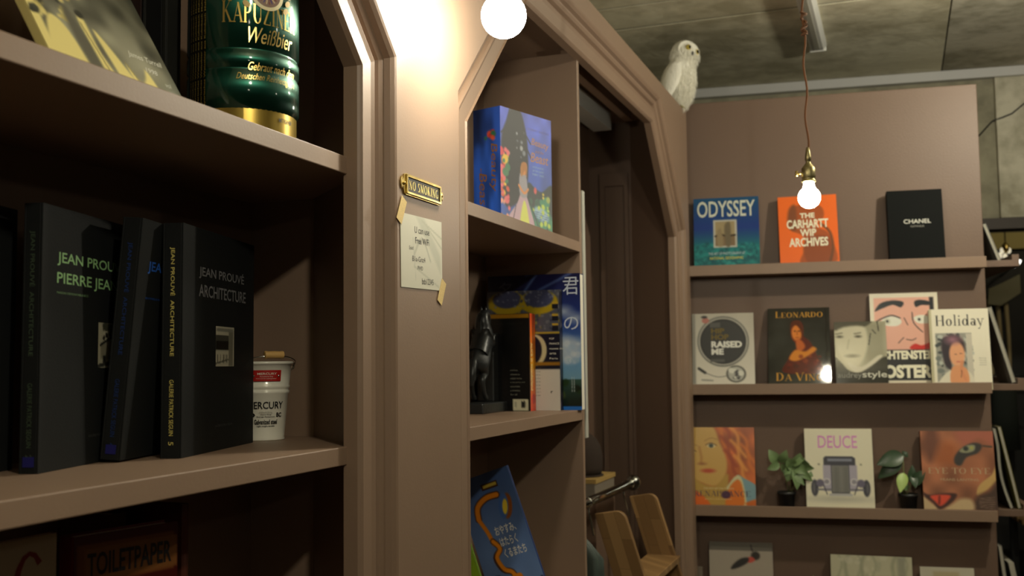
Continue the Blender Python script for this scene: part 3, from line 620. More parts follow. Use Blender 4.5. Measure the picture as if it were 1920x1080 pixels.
# lower shelf of bay one
cv = Cv(.208, .383, (.62, .56, .46), 60); l = Let(); l.add(serif('VOG'), .02, .26, .235, .355, (.42, .06, .06))
l = Let(); l.add(serif('A'), .05, .25, .125, .366, (.45, .07, .06)).add(serif('G'), .145, .25, .199, .368, (.45, .07, .06))
book('pale magazine with a large dark red serif G on the lower shelf', frame((-.945, .76, Z3), Vector((.07, .9975, 0)), Vector((-.9975, .07, 0)), (0, 0, 1)), .208, .383, .012, (.6, .55, .45), cv, l, soft=True)
cv = Cv(.150, .372, (.26, .06, .04), 60); cv.rect(.03, .03, .96, .16, (.40, .22, .10)); cv.rect(.10, .045, .99, .15, (.46, .29, .14)); cv.rect(.05, .17, .62, .205, (.92, .78, .36)); cv.rect(.05, .205, .62, .25, (.80, .14, .05)); cv.rect(.1, .27, .9, .95, (.25, .06, .05))  # bright amber and red bands: light falling past the shelf's shadow, painted in
l = Let(); l.add(glyphs('TOILETPAPER', .02), .018, .322, .140, .350, (.06, .03, .03))
book('red and amber framed magazine volume with black capitals on the lower shelf', frame((-.935, 1.000, Z3), Vector((.24, .9708, 0)), Vector((-.9708, .24, 0)), (0, 0, 1)), .150, .372, .03, (.40, .07, .05), cv, l)
book('narrow reddish brown book standing right of the red framed volume', frame((-.93, 1.208, Z3), (-1, 0, 0), (0, -1, 0), (0, 0, 1)), .15, .387, .014, (.30, .13, .07))
book('tall brown book peeking above the red framed volume', frame((-1.0, 1.165, Z3), (-1, 0, 0), (0, -1, 0), (0, 0, 1)), .09, .378, .03, (.30, .20, .14))

# ================================================================== BAY TWO
# thick pop-up style book with floral cover
x = Vector((.30, .954, 0)); M = frame((-.866, 2.262, Z1), x, Vector((0, 0, 1)).cross(x), (0, 0, 1))
BL = (.20, .32, .70); DK = (.05, .06, .10)
cv = Cv(.206, .283, BL, 84); cv.grad((.30, .36, .78), (.14, .30, .62)); cv.noise(.18, 7, 4)
cv.poly([(.12, .10), (.22, -.02), (.36, -.02), (.46, .1), (.52, .3), (.50, .62), (.30, .80), (.05, .80), (.02, .3)], DK, .03)
for p in ([(.18, .0), (.14, .10)], [(.02, .22), (.12, .16)], [(.05, .3), (.13, .26)], [(.5, .2), (.58, .26)], [(.5, .3), (.6, .4)]): cv.line(p, .02, DK)
cv.poly([(.5, .62), (.66, .64), (.8, .66), (1.02, .6), (1.02, 1.02), (.5, 1.02)], (.06, .13, .14), .02)
cv.dabs(34, .55, .74, 1, .98, .09, [(.12, .40, .30), (.20, .50, .36), (.08, .28, .22)], 6); cv.ell(.78, .86, .16, .06, (.55, .68, .75), .02, .3)
for k in range(5): cv.line([(.64, .84+k*.018), (.92, .86+k*.02)], .008, (.25, .35, .5), .006)
cv.dabs(14, .6, .78, .95, .96, .035, [(.70, .78, .28)], 9)
# plain long-gowned figure
cv.poly([(.10, .98), (.16, .90), (.30, .80), (.38, .70), (.46, .70), (.54, .80), (.62, 1.02), (.05, 1.02)], (.72, .60, .66), .015); cv.poly([(.36, .98), (.42, .78), (.48, .80), (.54, 1.02)], (.80, .82, .35), .015)
cv.poly([(.36, .54), (.48, .54), (.50, .72), (.36, .72)], (.58, .56, .60), .015); cv.ell(.44, .50, .05, .045, (.80, .52, .24)); cv.poly([(.37, .52), (.40, .44), (.50, .44), (.49, .56), (.46, .50), (.40, .56)], (.66, .42, .14), .01)
cv.line([(.34, .64), (.44, .70), (.52, .66)], .03, (.82, .52, .26)); cv.line([(.28, .82), (.2, 1.0)], .012, (.2, .15, .2)); cv.line([(.52, .74), (.66, .9), (.72, 1)], .014, DK)
cv.dabs(9, .30, .15, .46, .40, .035, [(.45, .48, .52), (.60, .62, .64)], 12, rr=.8)
cv.dabs(44, .0, .36, .16, .98, .055, [(.82, .22, .28), (.86, .40, .42), (.88, .72, .18), (.22, .45, .30), (.80, .30, .15), (.9, .6, .5)], 13)
cv.ell(.66, .66, .03, .03, (.80, .3, .3)); cv.ell(.92, .72, .04, .03, (.6, .65, .3)); cv.ell(.82, .68, .02, .012, (.85, .75, .2)); cv.ell(.82, .71, .02, .012, (.85, .75, .2))
l = Let(); og = (.66, .46, .36)
l.add(glyphs('Beauty', .01, .2), .122, .202, .194, .224, og, slant=-.004).add(glyphs('and the', .0, .2), .138, .191, .172, .198, og).add(glyphs('Beast', .012, .2), .118, .166, .192, .190, og).add(glyphs('ROBERT SABUDA', .0), .108, .243, .196, .249, (.42, .42, .70))
for i, s in enumerate(('A POP-UP BOOK', 'OF THE CLASSIC', 'FAIRY TALE')): l.add(glyphs(s), .126, .152-.009*i, .172, .157-.009*i, (.62, .75, .85))
sc = Cv(.082, .283, (.16, .32, .66), 24); sc.grad((.15, .28, .60), (.16, .34, .72)); sc.noise(.25, 6, 9); sc.rect(0, 0, .35, .3, (.05, .08, .16), .3, al=.6)
sc.dabs(10, .45, .20, .75, .27, .12, [(.72, .18, .16), (.18, .40, .28), (.8, .3, .2)], 3)
sl = Let(); sl.add(glyphs('Beauty', .006, .2), .002, .125, .120, .150, (.50, .34, .22), rot=-PI/2).add(glyphs('Beast', .006, .2), -.018, .070, .076, .093, (.50, .34, .22), rot=-PI/2)
sl.add(glyphs('and', 0, .2), .012, .125, .036, .132, (.50, .34, .22), rot=-PI/2)
book('thick blue floral pop-up storybook on the top shelf of the second bay', M, .206, .283, .082, (.16, .28, .60), cv, l, sl, sc, INK)

# horse bookend
t = thing('horse_bookend', 'black rearing horse bookend on a flat block', 'bookend', Vector((-1.0, 2.49, Z2)))
obj('base', bx(-.045, .030, -.095, .095, 0, .026), BLACKM, t, bevel=.003)
obj('back_plate', bx(-.042, .006, .040, .088, .026, .205), BLACKM, t, bevel=.003)
def skin(name, V_, E_, parent, m, sub=2):
    me = bpy.data.meshes.new(name); me.from_pydata([v[:3] for v in V_], E_, []); o = bpy.data.objects.new(name, me); C.objects.link(o)
    s = o.modifiers.new('s', 'SKIN'); s.use_smooth_shade = True
    for i, v in enumerate(V_): me.skin_vertices[0].data[i].radius = (v[3], v[3]*(v[4] if len(v) > 4 else 1))
    me.skin_vertices[0].data[0].use_root = True
    u = o.modifiers.new('u', 'SUBSURF'); u.levels = sub; u.render_levels = sub
    me.materials.append(m)
    if parent: o.parent = parent
    return o
hv = [(0, -.030, .165, .0235), (0, -.010, .190, .022), (0, -.016, .216, .0165), (0, -.022, .238, .014), (0, -.006, .250, .0115), (0, .010, .238, .0095), (0, .012, .216, .0075),
      (.008, .004, .180, .010), (.010, .018, .166, .0075), (.010, .023, .190, .005), (.010, .035, .193, .0045), (-.008, .002, .170, .010), (-.010, .014, .152, .0075), (-.010, .022, .172, .005), (-.010, .032, .168, .0045),
      (0, -.050, .138, .0225), (.010, -.044, .112, .0155), (.012, -.032, .098, .010), (.012, -.050, .080, .0065), (.012, -.038, .048, .005), (.012, -.024, .034, .0065),
      (-.010, -.050, .110, .0155), (-.012, -.042, .094, .010), (-.012, -.062, .076, .0065), (-.012, -.052, .046, .005), (-.012, -.040, .034, .0065), (0, -.070, .128, .007), (0, -.082, .100, .009), (0, -.084, .066, .004)]
he = [(0, 1), (1, 2), (2, 3), (3, 4), (4, 5), (5, 6), (1, 7), (7, 8), (8, 9), (9, 10), (1, 11), (11, 12), (12, 13), (13, 14), (0, 15), (15, 16), (16, 17), (17, 18), (18, 19), (19, 20), (15, 21), (21, 22), (22, 23), (23, 24), (24, 25), (15, 26), (26, 27), (27, 28)]
hv = [(x, y*1.12, .026+(z-.026)*1.03, rr*1.22) for x, y, z, rr in hv]; skin('horse_figure', hv, he, t, BLACKM)
for s in (-1, 1):
    bm = bmesh.new(); lathe(bm, [(.004, 0), (.003, .008), (.0004, .016)], 8, (s*.006, -.012, .256)); obj('ear', bm, BLACKM, t, True)
bm = bmesh.new(); prism(bm, [(-.030, .252), (-.014, .263), (-.006, .262), (-.014, .250), (-.030, .236), (-.036, .212), (-.034, .190), (-.044, .196), (-.042, .230)], 0, -.004, .004); obj('mane', bm, BLACKM, t)

X_ = Vector((1, 0, 0)); YY = Vector((0, 1, 0)); ZZ = Vector((0, 0, 1))
# back cover faces the camera, spine to the right: cover frame seen from -y; spine at the +x end
def sidebook(label, x1, y0, W_, H, T, col, front, spine, fl, sl, gloss=GLOSS, pages_right=False):
    t = thing('book', label, 'book', Vector((x1-W_, y0, Z2)), 'upright books beside the horse bookend'); cm = solid(col); b = .002
    bm = bmesh.new(); box(bm, 0, W_, 0, b, 0, H); box(bm, 0, W_, T-b, T, 0, H)
    if not pages_right: box(bm, W_-b, W_, b, T-b, 0, H)
    obj('cover', bm, cm, t, bevel=.0006); obj('page_block', bx(.003, W_-(b if not pages_right else .001), b, T-b, .001, H-.003), PAPER, t)
    if front: front.put('cover_print', t, gloss, (0, -.0003, 0))
    if fl: fl.put('cover_lettering', t, INK)
    if spine: spine.put('spine_print', t, gloss, (W_+.0003, 0, 0), (0, 1, 0))
    if sl: sl.put('spine_lettering', t, INK, (W_, 0, 0), (0, 1, 0), (0, 0, 1), (1, 0, 0))
    return t
cv = Cv(.130, .255, (.045, .045, .045), 40); cv.rect(0, 0, 1, .045, (.70, .50, .08)); cv.rect(.64, .88, .96, .99, (.80, .78, .66))
for k in range(9): cv.line([(.68+.028*k, .90), (.68+.028*k, .96)], .007+.007*(k % 2), (.08, .08, .08), .004)
l = Let()
for i, s in enumerate(('curious,', 'adventures', 'rabbit holes', 'a tea party and', 'remarkable', 'a timeless', 'for all')): l.add(glyphs(s), .076, .104-.0105*i, .076+.0027*len(s), .109-.0105*i, (.45, .45, .40))
l.add(glyphs('down the rabbit hole'), .02, .228, .11, .232, (.16, .16, .14))
sp = Cv(.046, .255, (.86, .36, .08), 20); sp.grad((.82, .26, .06), (.92, .62, .10), 0, .55); sp.grad((.92, .62, .10), (.84, .22, .06), .55, 1); sp.noise(.25, 6, 5); sp.ell(.6, .88, .35, .05, (.75, .12, .08)); sp.rect(0, 0, .14, 1, (.06, .05, .05), .05)
sl = Let(); sl.add(glyphs("ALICE'S ADVENTURES", .01), -.052, .130, .074, .143, (.85, .80, .55), rot=-PI/2).add(glyphs('IN WONDERLAND', .01), -.045, .08, .043, .088, (.85, .80, .55), rot=-PI/2)
sl = Let(); sl.add(glyphs('ALICE in Wonderland', .012), -.046, .108, .078, .124, (.90, .86, .60), rot=-PI/2)
sidebook('black-backed paperback with an orange spine next to the horse bookend', -.906, 2.562, .130, .255, .046, (.05, .05, .05), cv, sp, l, sl)
cv = Cv(.205, .318, (.32, .33, .38), 84); cv.dabs(260, 0, 0, 1, .5, .022, [(.20, .22, .32), (.45, .45, .48), (.58, .52, .22), (.25, .30, .30)], 4)
for cx in (.28, .72): cv.ell(cx, .10, .26, .10, (.70, .60, .10)); cv.ell(cx, .07, .20, .075, (.26, .28, .40)); 
cv.dabs(70, .1, 0, .95, .14, .016, [(.50, .52, .60), (.22, .24, .36)], 7)
cv.poly([(.0, .34), (.3, .24), (.55, .26), (.7, .38), (.3, .36)], (.50, .30, .16), .03); cv.rect(.0, .36, 1, .66, (.07, .08, .16)); cv.ell(.66, .50, .16, .13, (.80, .76, .60)); cv.ell(.60, .50, .155, .125, (.07, .08, .16)); cv.rect(.62, .60, 1.0, .63, (.6, .42, .12), .006); cv.rect(.62, .35, 1, .365, (.7, .6, .2)); cv.rect(0, .66, 1, 1.01, (.82, .80, .76))
for zz in (.1, .2, .28): cv.rect(.90, zz, .985, zz+.02, (.75, .62, .2), .006); cv.rect(.90, zz+.02, .985, zz+.06, (.08, .09, .14), .006)
l = Let()
for i, s in enumerate(('POP', 'FRANCE', 'musee des', 'arts', 'Paris')): l.add(glyphs(s, .01), .176, .186-.013*i, .176+.0045*len(s), .191-.013*i, (.85, .85, .8))
for i in range(9): l.add(glyphs('texte sur les motifs'[: 18-i]), .125, .110-.009*i, .150, .113-.009*i, (.3, .3, .3))
l.add(glyphs('r', .02), .178, .045, .184, .051, (.1, .1, .1))
sp = Cv(.022, .318, (.08, .08, .12), 14); sp.dabs(40, 0, 0, 1, 1, .3, [(.15, .14, .2), (.25, .22, .3), (.05, .05, .08)], 6)
sidebook('patterned blue and yellow art book with a white lower band', -.838, 2.611, .205, .318, .022, (.10, .10, .15), cv, sp, l, None)
cv = Cv(.262, .362, (.16, .22, .42), 96); cv.grad((.10, .10, .28), (.14, .24, .55), 0, .35); cv.grad((.14, .24, .55), (.42, .62, .82), .35, .62); cv.grad((.42, .62, .82), (.48, .66, .76), .62, .78); cv.grad((.22, .34, .30), (.08, .13, .10), .78, .97); cv.grad((.16, .45, .80), (.16, .45, .80), .97, 1)
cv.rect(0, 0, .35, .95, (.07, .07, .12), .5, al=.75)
cv.line([(.42, .0), (.55, -.02), (.30, .22)], .02, (.45, .60, .85), .03, False, .7); cv.line([(.9, .0), (.55, .12)], .015, (.5, .65, .9), .03, False, .7)
for y, x0, r in ((.28, .82, .08), (.33, .95, .07), (.50, .8, .10), (.53, .92, .12), (.57, .72, .10), (.60, .86, .13), (.40, .72, .05)): cv.ell(x0, y, r, r*.45, (.80, .84, .88), .06, 0, .75)
cv.dabs(40, .6, .48, 1, .66, .045, [(.88, .90, .92), (.66, .76, .86)], 4, al=.5); cv.dabs(30, .5, .8, 1, .95, .04, [(.16, .25, .14), (.10, .14, .10), (.28, .34, .20)], 7)
l = Let(); wt = (.82, .86, .92)
l.add(glyphs('君'), .214, .305, .258, .352, wt).add(glyphs('の'), .216, .212, .256, .246, wt).add(glyphs('名'), .03, .300, .07, .345, (.3, .32, .4)).add(glyphs('は'), .03, .212, .07, .250, (.3, .32, .4))
l.add(glyphs('ている'), .222, .125, .256, .136, (.6, .75, .82))
for k in range(3): l.add(glyphs('新海誠原作'), .236+.006*k-.02, .066, .236+.006*k+.02, .069, (.8, .85, .85), rot=PI/2) if k < 2 else None
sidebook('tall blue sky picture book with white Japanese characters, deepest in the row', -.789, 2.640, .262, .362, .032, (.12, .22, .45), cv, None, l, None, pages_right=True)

# leaning children's book and the green one under it, lower shelf
def tiltbook(label, x0, y0, z0, ang, W_, H, T, col, cv, l, g='children’s books leaning on the lower shelf', yaw=0):
    a = rad(ang); x = Vector((cos(a)*cos(yaw), cos(a)*sin(yaw), sin(a))); z = Vector((-sin(a)*cos(yaw), -sin(a)*sin(yaw), cos(a))); y = z.cross(x)
    return book(label, frame((x0, y0, z0), x, y, z), W_, H, T, col, cv, l, soft=False, group=g)
cv = Cv(.145, .30, (.22, .36, .62), 84); cv.grad((.27, .37, .56), (.42, .54, .74)); cv.noise(.08, 5, 2)
OR = (.88, .52, .10); DO = (.25, .14, .08)
cv.line([(.66, .19), (.46, .19), (.27, .24), (.22, .33)], .12, DO, .02); cv.line([(.66, .19), (.46, .19), (.27, .24), (.22, .33)], .085, OR, .02); cv.rect(.44, .08, .74, .13, DO); cv.rect(.47, .09, .72, .115, (.75, .65, .25))
cv.line([(.22, .34), (.30, .45), (.34, .55)], .07, OR, .02); cv.line([(.34, .53), (.42, .60), (.30, .66), (.36, .76), (.50, .80), (.54, .88)], .10, DO, .02); cv.line([(.34, .53), (.42, .60), (.32, .66), (.38, .76), (.50, .80), (.56, .88)], .07, (.90, .55, .10), .02)
cv.poly([(.36, .86), (.60, .82), (.66, .86), (.62, .94), (.48, .99), (.36, 1.02)], OR, .02); cv.poly([(.48, 1.02), (.55, .95), (.72, .93), (1.02, .99), (1.02, 1.04)], (.42, .22, .14), .02)
cv.ell(.78, .30, .09, .10, (.56, .30, .10), .02, .3); cv.ell(.72, .29, .085, .10, (.26, .40, .66), .02, .3); cv.ell(.74, .30, .045, .06, (.92, .80, .22), .015, .3)
cv.dabs(18, .05, .80, .3, 1, .04, [(.12, .18, .32)], 3); cv.dabs(40, .6, .90, 1.0, 1.0, .04, [(.10, .14, .22), (.16, .22, .30)], 5)
for k in range(12): cv.rect(.02+.028*k, .84-.06*sin(k*2.1)**2, .045+.028*k, .98, (.13, .20, .36), .008) if k < 10 else None
l = Let()
for i, (s, x0, x1) in enumerate((('おやすみ、', .062, .118), ('はたらく', .066, .112), ('くるまたち', .068, .126))): l.add(glyphs(s, .02), x0, .150-.028*i, x1, .172-.028*i, (.86, .86, .84))
tiltbook('blue picture book of a night digger leaning left on the lower shelf', -.930, 2.352, Z3, 19.5, .145, .30, .010, (.14, .24, .46), cv, l)
cv = Cv(.088, .185, (.56, .72, .16), 40); cv.ell(.0, .9, .45, .25, (.80, .80, .68)); cv.rect(0, 0, 1, .04, (.5, .66, .12))
tiltbook('lime green picture book tucked under the blue leaning one', -1.036, 2.352, Z3, 19.5, .088, .185, .012, (.50, .66, .14), cv, None)

# ================================================================== TALL BAY: rail, coat, step ladder, cabinet, hat
r0, r1_ = Vector((-.905, 2.70, 1.030)), Vector((-.868, 3.47, 1.043))
t = thing('garment_rail', 'chrome rail with a round ball end inside the tall bay', 'rail', r0)
bm = bmesh.new(); tube(bm, [(0, 0, 0), r1_-r0], .0150, 20); obj('rail_tube', bm, DCHROME, t, True)
bm = bmesh.new(); ball(bm, (r1_-r0)*1.025, .0265, 14); obj('ball_end', bm, DCHROME, t, True)
for k in (.40, .965):
    bm = bmesh.new(); d = r1_-r0; tube(bm, [d*k, d*(k+.015)], .0175, 20); obj('collar', bm, CHROME, t, True)
bm = bmesh.new(); tube(bm, [(0, .002, 0), (0, .010, 0)], .024, 20); obj('wall_flange', bm, CHROME, t, True)
# step ladder of two oak sides
a = rad(17); t = thing('step_ladder', 'oiled oak step ladder with rounded side boards leaning on the rail', 'ladder', Vector((-.842, 3.0, 0)))
def plank(y0, zt, dx):
    Lz = zt; tn = math.tan(a); w = .092; pts = []
    bx_, tx = dx+tn*Lz, dx
    pts = [(bx_, 0), (bx_+w/cos(a), 0)]
    tr = (tx+w*cos(a), Lz+w*sin(a)*.55)
    dn = Vector((sin(a), -cos(a))); rr = .026; ax = Vector((cos(a), sin(a)*.55)).normalized(); c = Vector(tr)+dn*rr-ax*rr
    for k in range(7):
        g = PI/2*k/6; p = c+ax*rr*sin(PI/2-g)*1.0+(-dn)*rr*sin(g); pts.append((p.x, p.y))
    pts.append((tx, Lz))
    bm = bmesh.new(); prism(bm, pts, 1, y0, y0+.020); return bm
obj('side_board', plank(0.0, 1.005, -.022), BEECH3, t, bevel=.002); obj('side_board', plank(.42, 1.005, -.022), BEECH3, t, bevel=.002)
for z in (.80, .54, .28, .05):
    xo = -.022+math.tan(a)*(1.005-z)
    obj('step', bx(xo-.005, xo+.105, .02, .42, z, z+.020), BEECH3, t, bevel=.002)
for y in (.004, .424):
    bm = bmesh.new(); tube(bm, [(-.028, y+.008, .94), (-.045, y+.008, 1.02), (-.046+.0, y+.008, 1.052)], .004, 8); obj('hook', bm, CHROME, t, True)
# coat
t = thing('hanging_coat', 'dark green cloth coat hanging from the chrome rail', 'coat', Vector((-.905, 2.86, 1.03)))
bm = bmesh.new(); rings = []; n = 72
for j in range(16):
    f_ = j/15; z = -.045-.62*f_; w = .25 if f_ > .12 else .25*(.25+.75*f_/.12)
    ring = []
    for i in range(n):
        g = 2*PI*i/n; rip = 1+(.16*f_**.5)*sin(g*9+1.5*sin(f_*3)); ring.append(bm.verts.new((w*.5*cos(g)*rip*.8+.0, .042*sin(g)*rip*(.6+.6*f_), z)))
    rings.append(ring)
for A, B_ in zip(rings, rings[1:]):
    for i in range(n): bm.faces.new((A[i], A[(i+1) % n], B_[(i+1) % n], B_[i]))
bm.faces.new(rings[0])
obj('cloth', bm, mat('dark_green_cloth', (.045, .065, .055), .55, bump=.2, bscale=150), t, True)
bm = bmesh.new(); tube(bm, [(0, 0, -.05), (0, 0, -.02), (-.016, 0, -.008), (-.017, 0, .006), (0, 0, .016), (.014, 0, .008)], .002, 8); obj('hanger_hook', bm, CHROME, t, True)
t = thing('cabinet', 'narrow brown cabinet with a wooden top inside the tall wardrobe bay', 'cabinet', Vector((-1.030, 3.42, -.028)))
obj('body', bx(-.085, .085, -.12, .12, .028, 1.02), PAINT_D, t, bevel=.002); obj('drawer', bx(-.084, .084, -.122, .12, 1.022, 1.085), mat('cabinet_grey', (.22, .19, .15), .6), t, bevel=.002); obj('wooden_top', bx(-.088, .088, -.123, .123, 1.085, 1.10), mat('wood_top', (.45, .30, .10), .5, var=.2), t, bevel=.001)
t = thing('hat', 'round dark brown felt hat on the wooden-topped cabinet', 'hat', Vector((-1.025, 3.40, 1.072)))
FELT = mat('brown_felt', (.030, .018, .012), .9, bump=.2)
bm = bmesh.new(); lathe(bm, [(.0005, 0), (.074, .0), (.078, .002), (.076, .005), (.066, .006), (.0005, .006)], 32); obj('brim', bm, FELT, t, True)
bm = bmesh.new(); lathe(bm, [(.0700, .006), (.0745, .03), (.0750, .065), (.070, .095), (.057, .122), (.035, .140), (.012, .146), (.0005, .147)], 32); obj('crown', bm, FELT, t, True)

# ================================================================== BOOKS ON THE LEDGES
GB = 'books facing out on the display ledges'
def wb_(label, u0, row, H, W_, T, vb, lean, col, cv, l, tilt=0, yaw=0, **k):
    k.setdefault('group', GB); k.setdefault('lip', .027)
    return book(label, wallbook(u0, LZ[row]-.027, H, W_, T, vb, lean, tilt, yaw), W_, H, T, col, cv, l, **k)
# ledge 1
cv = Cv(.250, .30, (.05, .22, .45), 84); cv.grad((.06, .30, .46), (.05, .20, .50), 0, .45); cv.grad((.05, .20, .50), (.03, .42, .45), .45, .72); cv.grad((.03, .42, .45), (.02, .36, .38), .72, 1)
cv.dabs(200, 0, .68, 1, 1, .045, [(.08, .50, .50), (.02, .30, .34), (.16, .58, .56)], 3, al=.5); cv.rect(.30, .33, .66, .74, (.72, .72, .68)); cv.rect(.33, .355, .63, .715, (.62, .56, .42)); cv.grad
cv.rect(.33, .55, .63, .715, (.48, .40, .30)); cv.line([(.33, .57), (.42, .55), (.5, .57), (.63, .56)], .03, (.16, .13, .10)); cv.poly([(.47, .42), (.56, .38), (.56, .70), (.49, .70)], (.42, .38, .30), .03); cv.poly([(.36, .5), (.42, .46), (.45, .7), (.36, .7)], (.56, .50, .38), .03)
l = Let(); l.add(glyphs('ODYSSEY', .012), .014, .214, .236, .286, (.80, .82, .76)).add(glyphs('THE ART OF PHOTOGRAPHY AT', .012), .055, .046, .195, .058, (.66, .72, .74)).add(glyphs('NATIONAL GEOGRAPHIC', .014), .060, .026, .188, .038, (.76, .74, .30))
wb_('blue-green book with white title capitals at the left of the top ledge', .030, 0, .30, .250, .034, -.088, 8, (.03, .10, .16), cv, l)
OG = (.93, .42, .13)
cv = Cv(.218, .292, OG, 72); cv.poly([(.2, .28), (.3, .15), (.6, .12), (.76, .2), (.76, .35), (.6, .4), (.66, .48), (.82, .56), (.92, .75), (.93, 1.02), (.36, 1.02), (.42, .8), (.40, .60), (.2, .5)], (.66, .32, .14), .03)
cv.poly([(.18, .2), (.3, .14), (.30, .5), (.16, .46)], (.50, .28, .16), .05); cv.poly([(.40, .8), (.50, .62), (.80, .62), (.88, .8), (.86, 1.02), (.5, 1.02)], (.56, .28, .14), .04); cv.line([(.70, .42), (.86, .56), (.90, .8), (.84, 1.0)], .04, (.42, .26, .16), .03)
l = Let(); wt = (.93, .92, .82)
l.add(glyphs('THE', .035), .080, .194, .135, .216, wt).add(glyphs('CARHARTT', .028), .030, .150, .184, .188, wt).add(glyphs('WIP', .028), .078, .114, .138, .146, wt).add(glyphs('ARCHIVES', .028), .036, .070, .180, .108, wt)
wb_('bright orange book with white capitals behind the hanging bulb', .356, 0, .292, .218, .024, -.075, 8, (.85, .34, .10), cv, l, tilt=.7)
l = Let(); l.add(glyphs('CHANEL', .012), .056, .150, .152, .168, (.80, .80, .76)).add(glyphs('CATWALK', .01), .079, .134, .128, .142, (.52, .52, .48))
wb_('black book with a small white centred title on the top ledge', .752, 0, .293, .196, .036, -.086, 7, (.05, .053, .053), None, l, m=mat('black_cover', (.006, .007, .007), .7, spec=.1))
# ledge 2
cv = Cv(.236, .305, (.76, .74, .68), 84); cv.grad((.72, .70, .64), (.86, .84, .78)); cv.rect(0, 0, .05, 1, (.55, .54, .50), .03)
cv.ell(.50, .40, .42, .36, (.45, .45, .42)); cv.ell(.50, .40, .395, .335, (.72, .71, .66)); cv.ell(.50, .40, .375, .32, (.16, .16, .15)); cv.ell(.50, .40, .34, .29, (.19, .19, .18)); cv.ell(.22, .10, .06, .04, (.70, .45, .40)); cv.ell(.2, .05, .05, .02, (.2, .2, .2))
cv.ell(.70, .86, .16, .12, (.35, .35, .32)); cv.ell(.70, .86, .13, .10, (.70, .70, .66)); cv.dabs(12, .60, .78, .8, .93, .05, [(.3, .3, .3), (.85, .85, .8)], 3); cv.line([(.10, .78), (.2, .84)], .05, (.22, .22, .2)); cv.line([(.2, .84), (.4, .90), (.58, .88)], .012, (.4, .4, .38)); cv.line([(.15, .94), (.32, .95)], .03, (.6, .6, .56))
cv.rect(.29, .13, .46, .20, (.32, .32, .3)); cv.rect(.29, .65, .52, .69, (.32, .32, .3))
l = Let(); l.add(glyphs('HIP', .04), .073, .218, .124, .240, (.42, .35, .05)).add(glyphs('HOP', .04), .073, .190, .140, .214, (.42, .35, .05)).add(glyphs('RAISED', .045), .073, .156, .190, .184, (.90, .90, .86)).add(glyphs('ME', .045), .073, .126, .120, .152, (.90, .90, .86))
wb_('silver turntable book with a black record disc on the second ledge', .012, 1, .305, .236, .020, -.070, 8, (.50, .49, .45), cv, l, gloss=INK)
cv = Cv(.230, .322, (.13, .14, .13), 84); cv.noise(.3, 5, 3)
cv.poly([(.37, .22), (.42, .17), (.52, .17), (.58, .24), (.57, .36), (.66, .43), (.72, .5), (.80, .66), (.86, .86), (.25, .86), (.30, .70), (.40, .58), (.48, .52), (.46, .48), (.38, .40)], (.36, .10, .06), .03)
cv.ell(.47, .33, .085, .11, (.86, .50, .20), .03); cv.poly([(.36, .30), (.40, .20), (.50, .18), (.58, .28), (.56, .42), (.53, .30), (.46, .23), (.40, .26)], (.34, .12, .05), .02); cv.poly([(.46, .42), (.55, .44), (.60, .52), (.52, .58), (.46, .54)], (.76, .38, .16), .03)
cv.poly([(.34, .66), (.44, .56), (.60, .58), (.72, .52), (.78, .56), (.64, .64), (.48, .70), (.38, .70)], (.84, .52, .16), .03); cv.dabs(20, .3, .62, .85, .84, .05, [(.46, .12, .06), (.28, .08, .05), (.62, .26, .10)], 3, al=.6)
for x0 in (.44, .51): cv.ell(x0, .31, .016, .008, (.25, .12, .06)); 
cv.line([(.48, .31), (.475, .36)], .012, (.62, .32, .12)); cv.line([(.45, .395), (.50, .395)], .012, (.55, .18, .10))
l = Let(); gd = (.80, .58, .14); l.add(serif('LEONARDO', small=.82), .030, .280, .205, .308, gd).add(serif('DA VINCI', small=.82), .028, .012, .212, .046, gd)
wb_('glossy black portrait book with gold serif capitals on the second ledge', .298, 1, .322, .230, .022, -.071, 10.5, (.06, .06, .06), cv, l, yaw=-3.7, gloss=ink('print_laminate', .06, coat=1))
cv = Cv(.242, .365, (.90, .87, .78), 84); PK = (.90, .68, .60)
cv.rect(.06, .05, .94, .64, PK); cv.rect(.88, .05, .94, .34, (.10, .11, .13)); cv.poly([(.07, .20), (.16, .11), (.34, .08), (.50, .10), (.46, .16), (.34, .13), (.18, .17)], (.10, .12, .14), .012); cv.poly([(.66, .10), (.74, .08), (.88, .10), (.88, .14), (.76, .14), (.68, .16)], (.10, .12, .14), .012)
cv.poly([(.16, .31), (.28, .26), (.42, .28), (.46, .33), (.38, .37), (.22, .36)], (.90, .90, .84), .012); cv.line([(.08, .32), (.18, .28), (.32, .25), (.44, .28)], .02, (.1, .12, .14)); cv.ell(.25, .315, .05, .035, (.80, .80, .72)); cv.ell(.25, .315, .018, .013, (.1, .1, .1)); cv.ell(.25, .315, .012, .01, (.1, .1, .1))
cv.poly([(.64, .28), (.74, .25), (.86, .27), (.86, .34), (.70, .34)], (.90, .90, .84), .012); cv.line([(.62, .22), (.64, .34), (.76, .44)], .014, (.1, .12, .14)); cv.ell(.72, .30, .02, .015, (.1, .1, .1)); cv.line([(.50, .28), (.55, .36)], .012, (.2, .15, .15)); cv.line([(.40, .56), (.48, .50)], .012, (.2, .15, .15)); cv.line([(.52, .52), (.60, .53), (.66, .51)], .012, (.2, .15, .15))
cv.poly([(.56, .62), (.64, .57), (.74, .59), (.86, .56), (.86, .62), (.7, .64)], (.80, .16, .12), .012); cv.rect(.02, .635, .98, .975, (.12, .12, .12))
l = Let(); l.add(glyphs('LICHTENSTEIN', .05), .012, .094, .232, .130, wt).add(glyphs('POSTERS', .05), .012, .018, .232, .072, wt)
wb_('tall pink comic-style poster book standing behind its two neighbours', .680, 1, .365, .242, .010, -.048, 5, (.85, .82, .74), cv, l, soft=True)
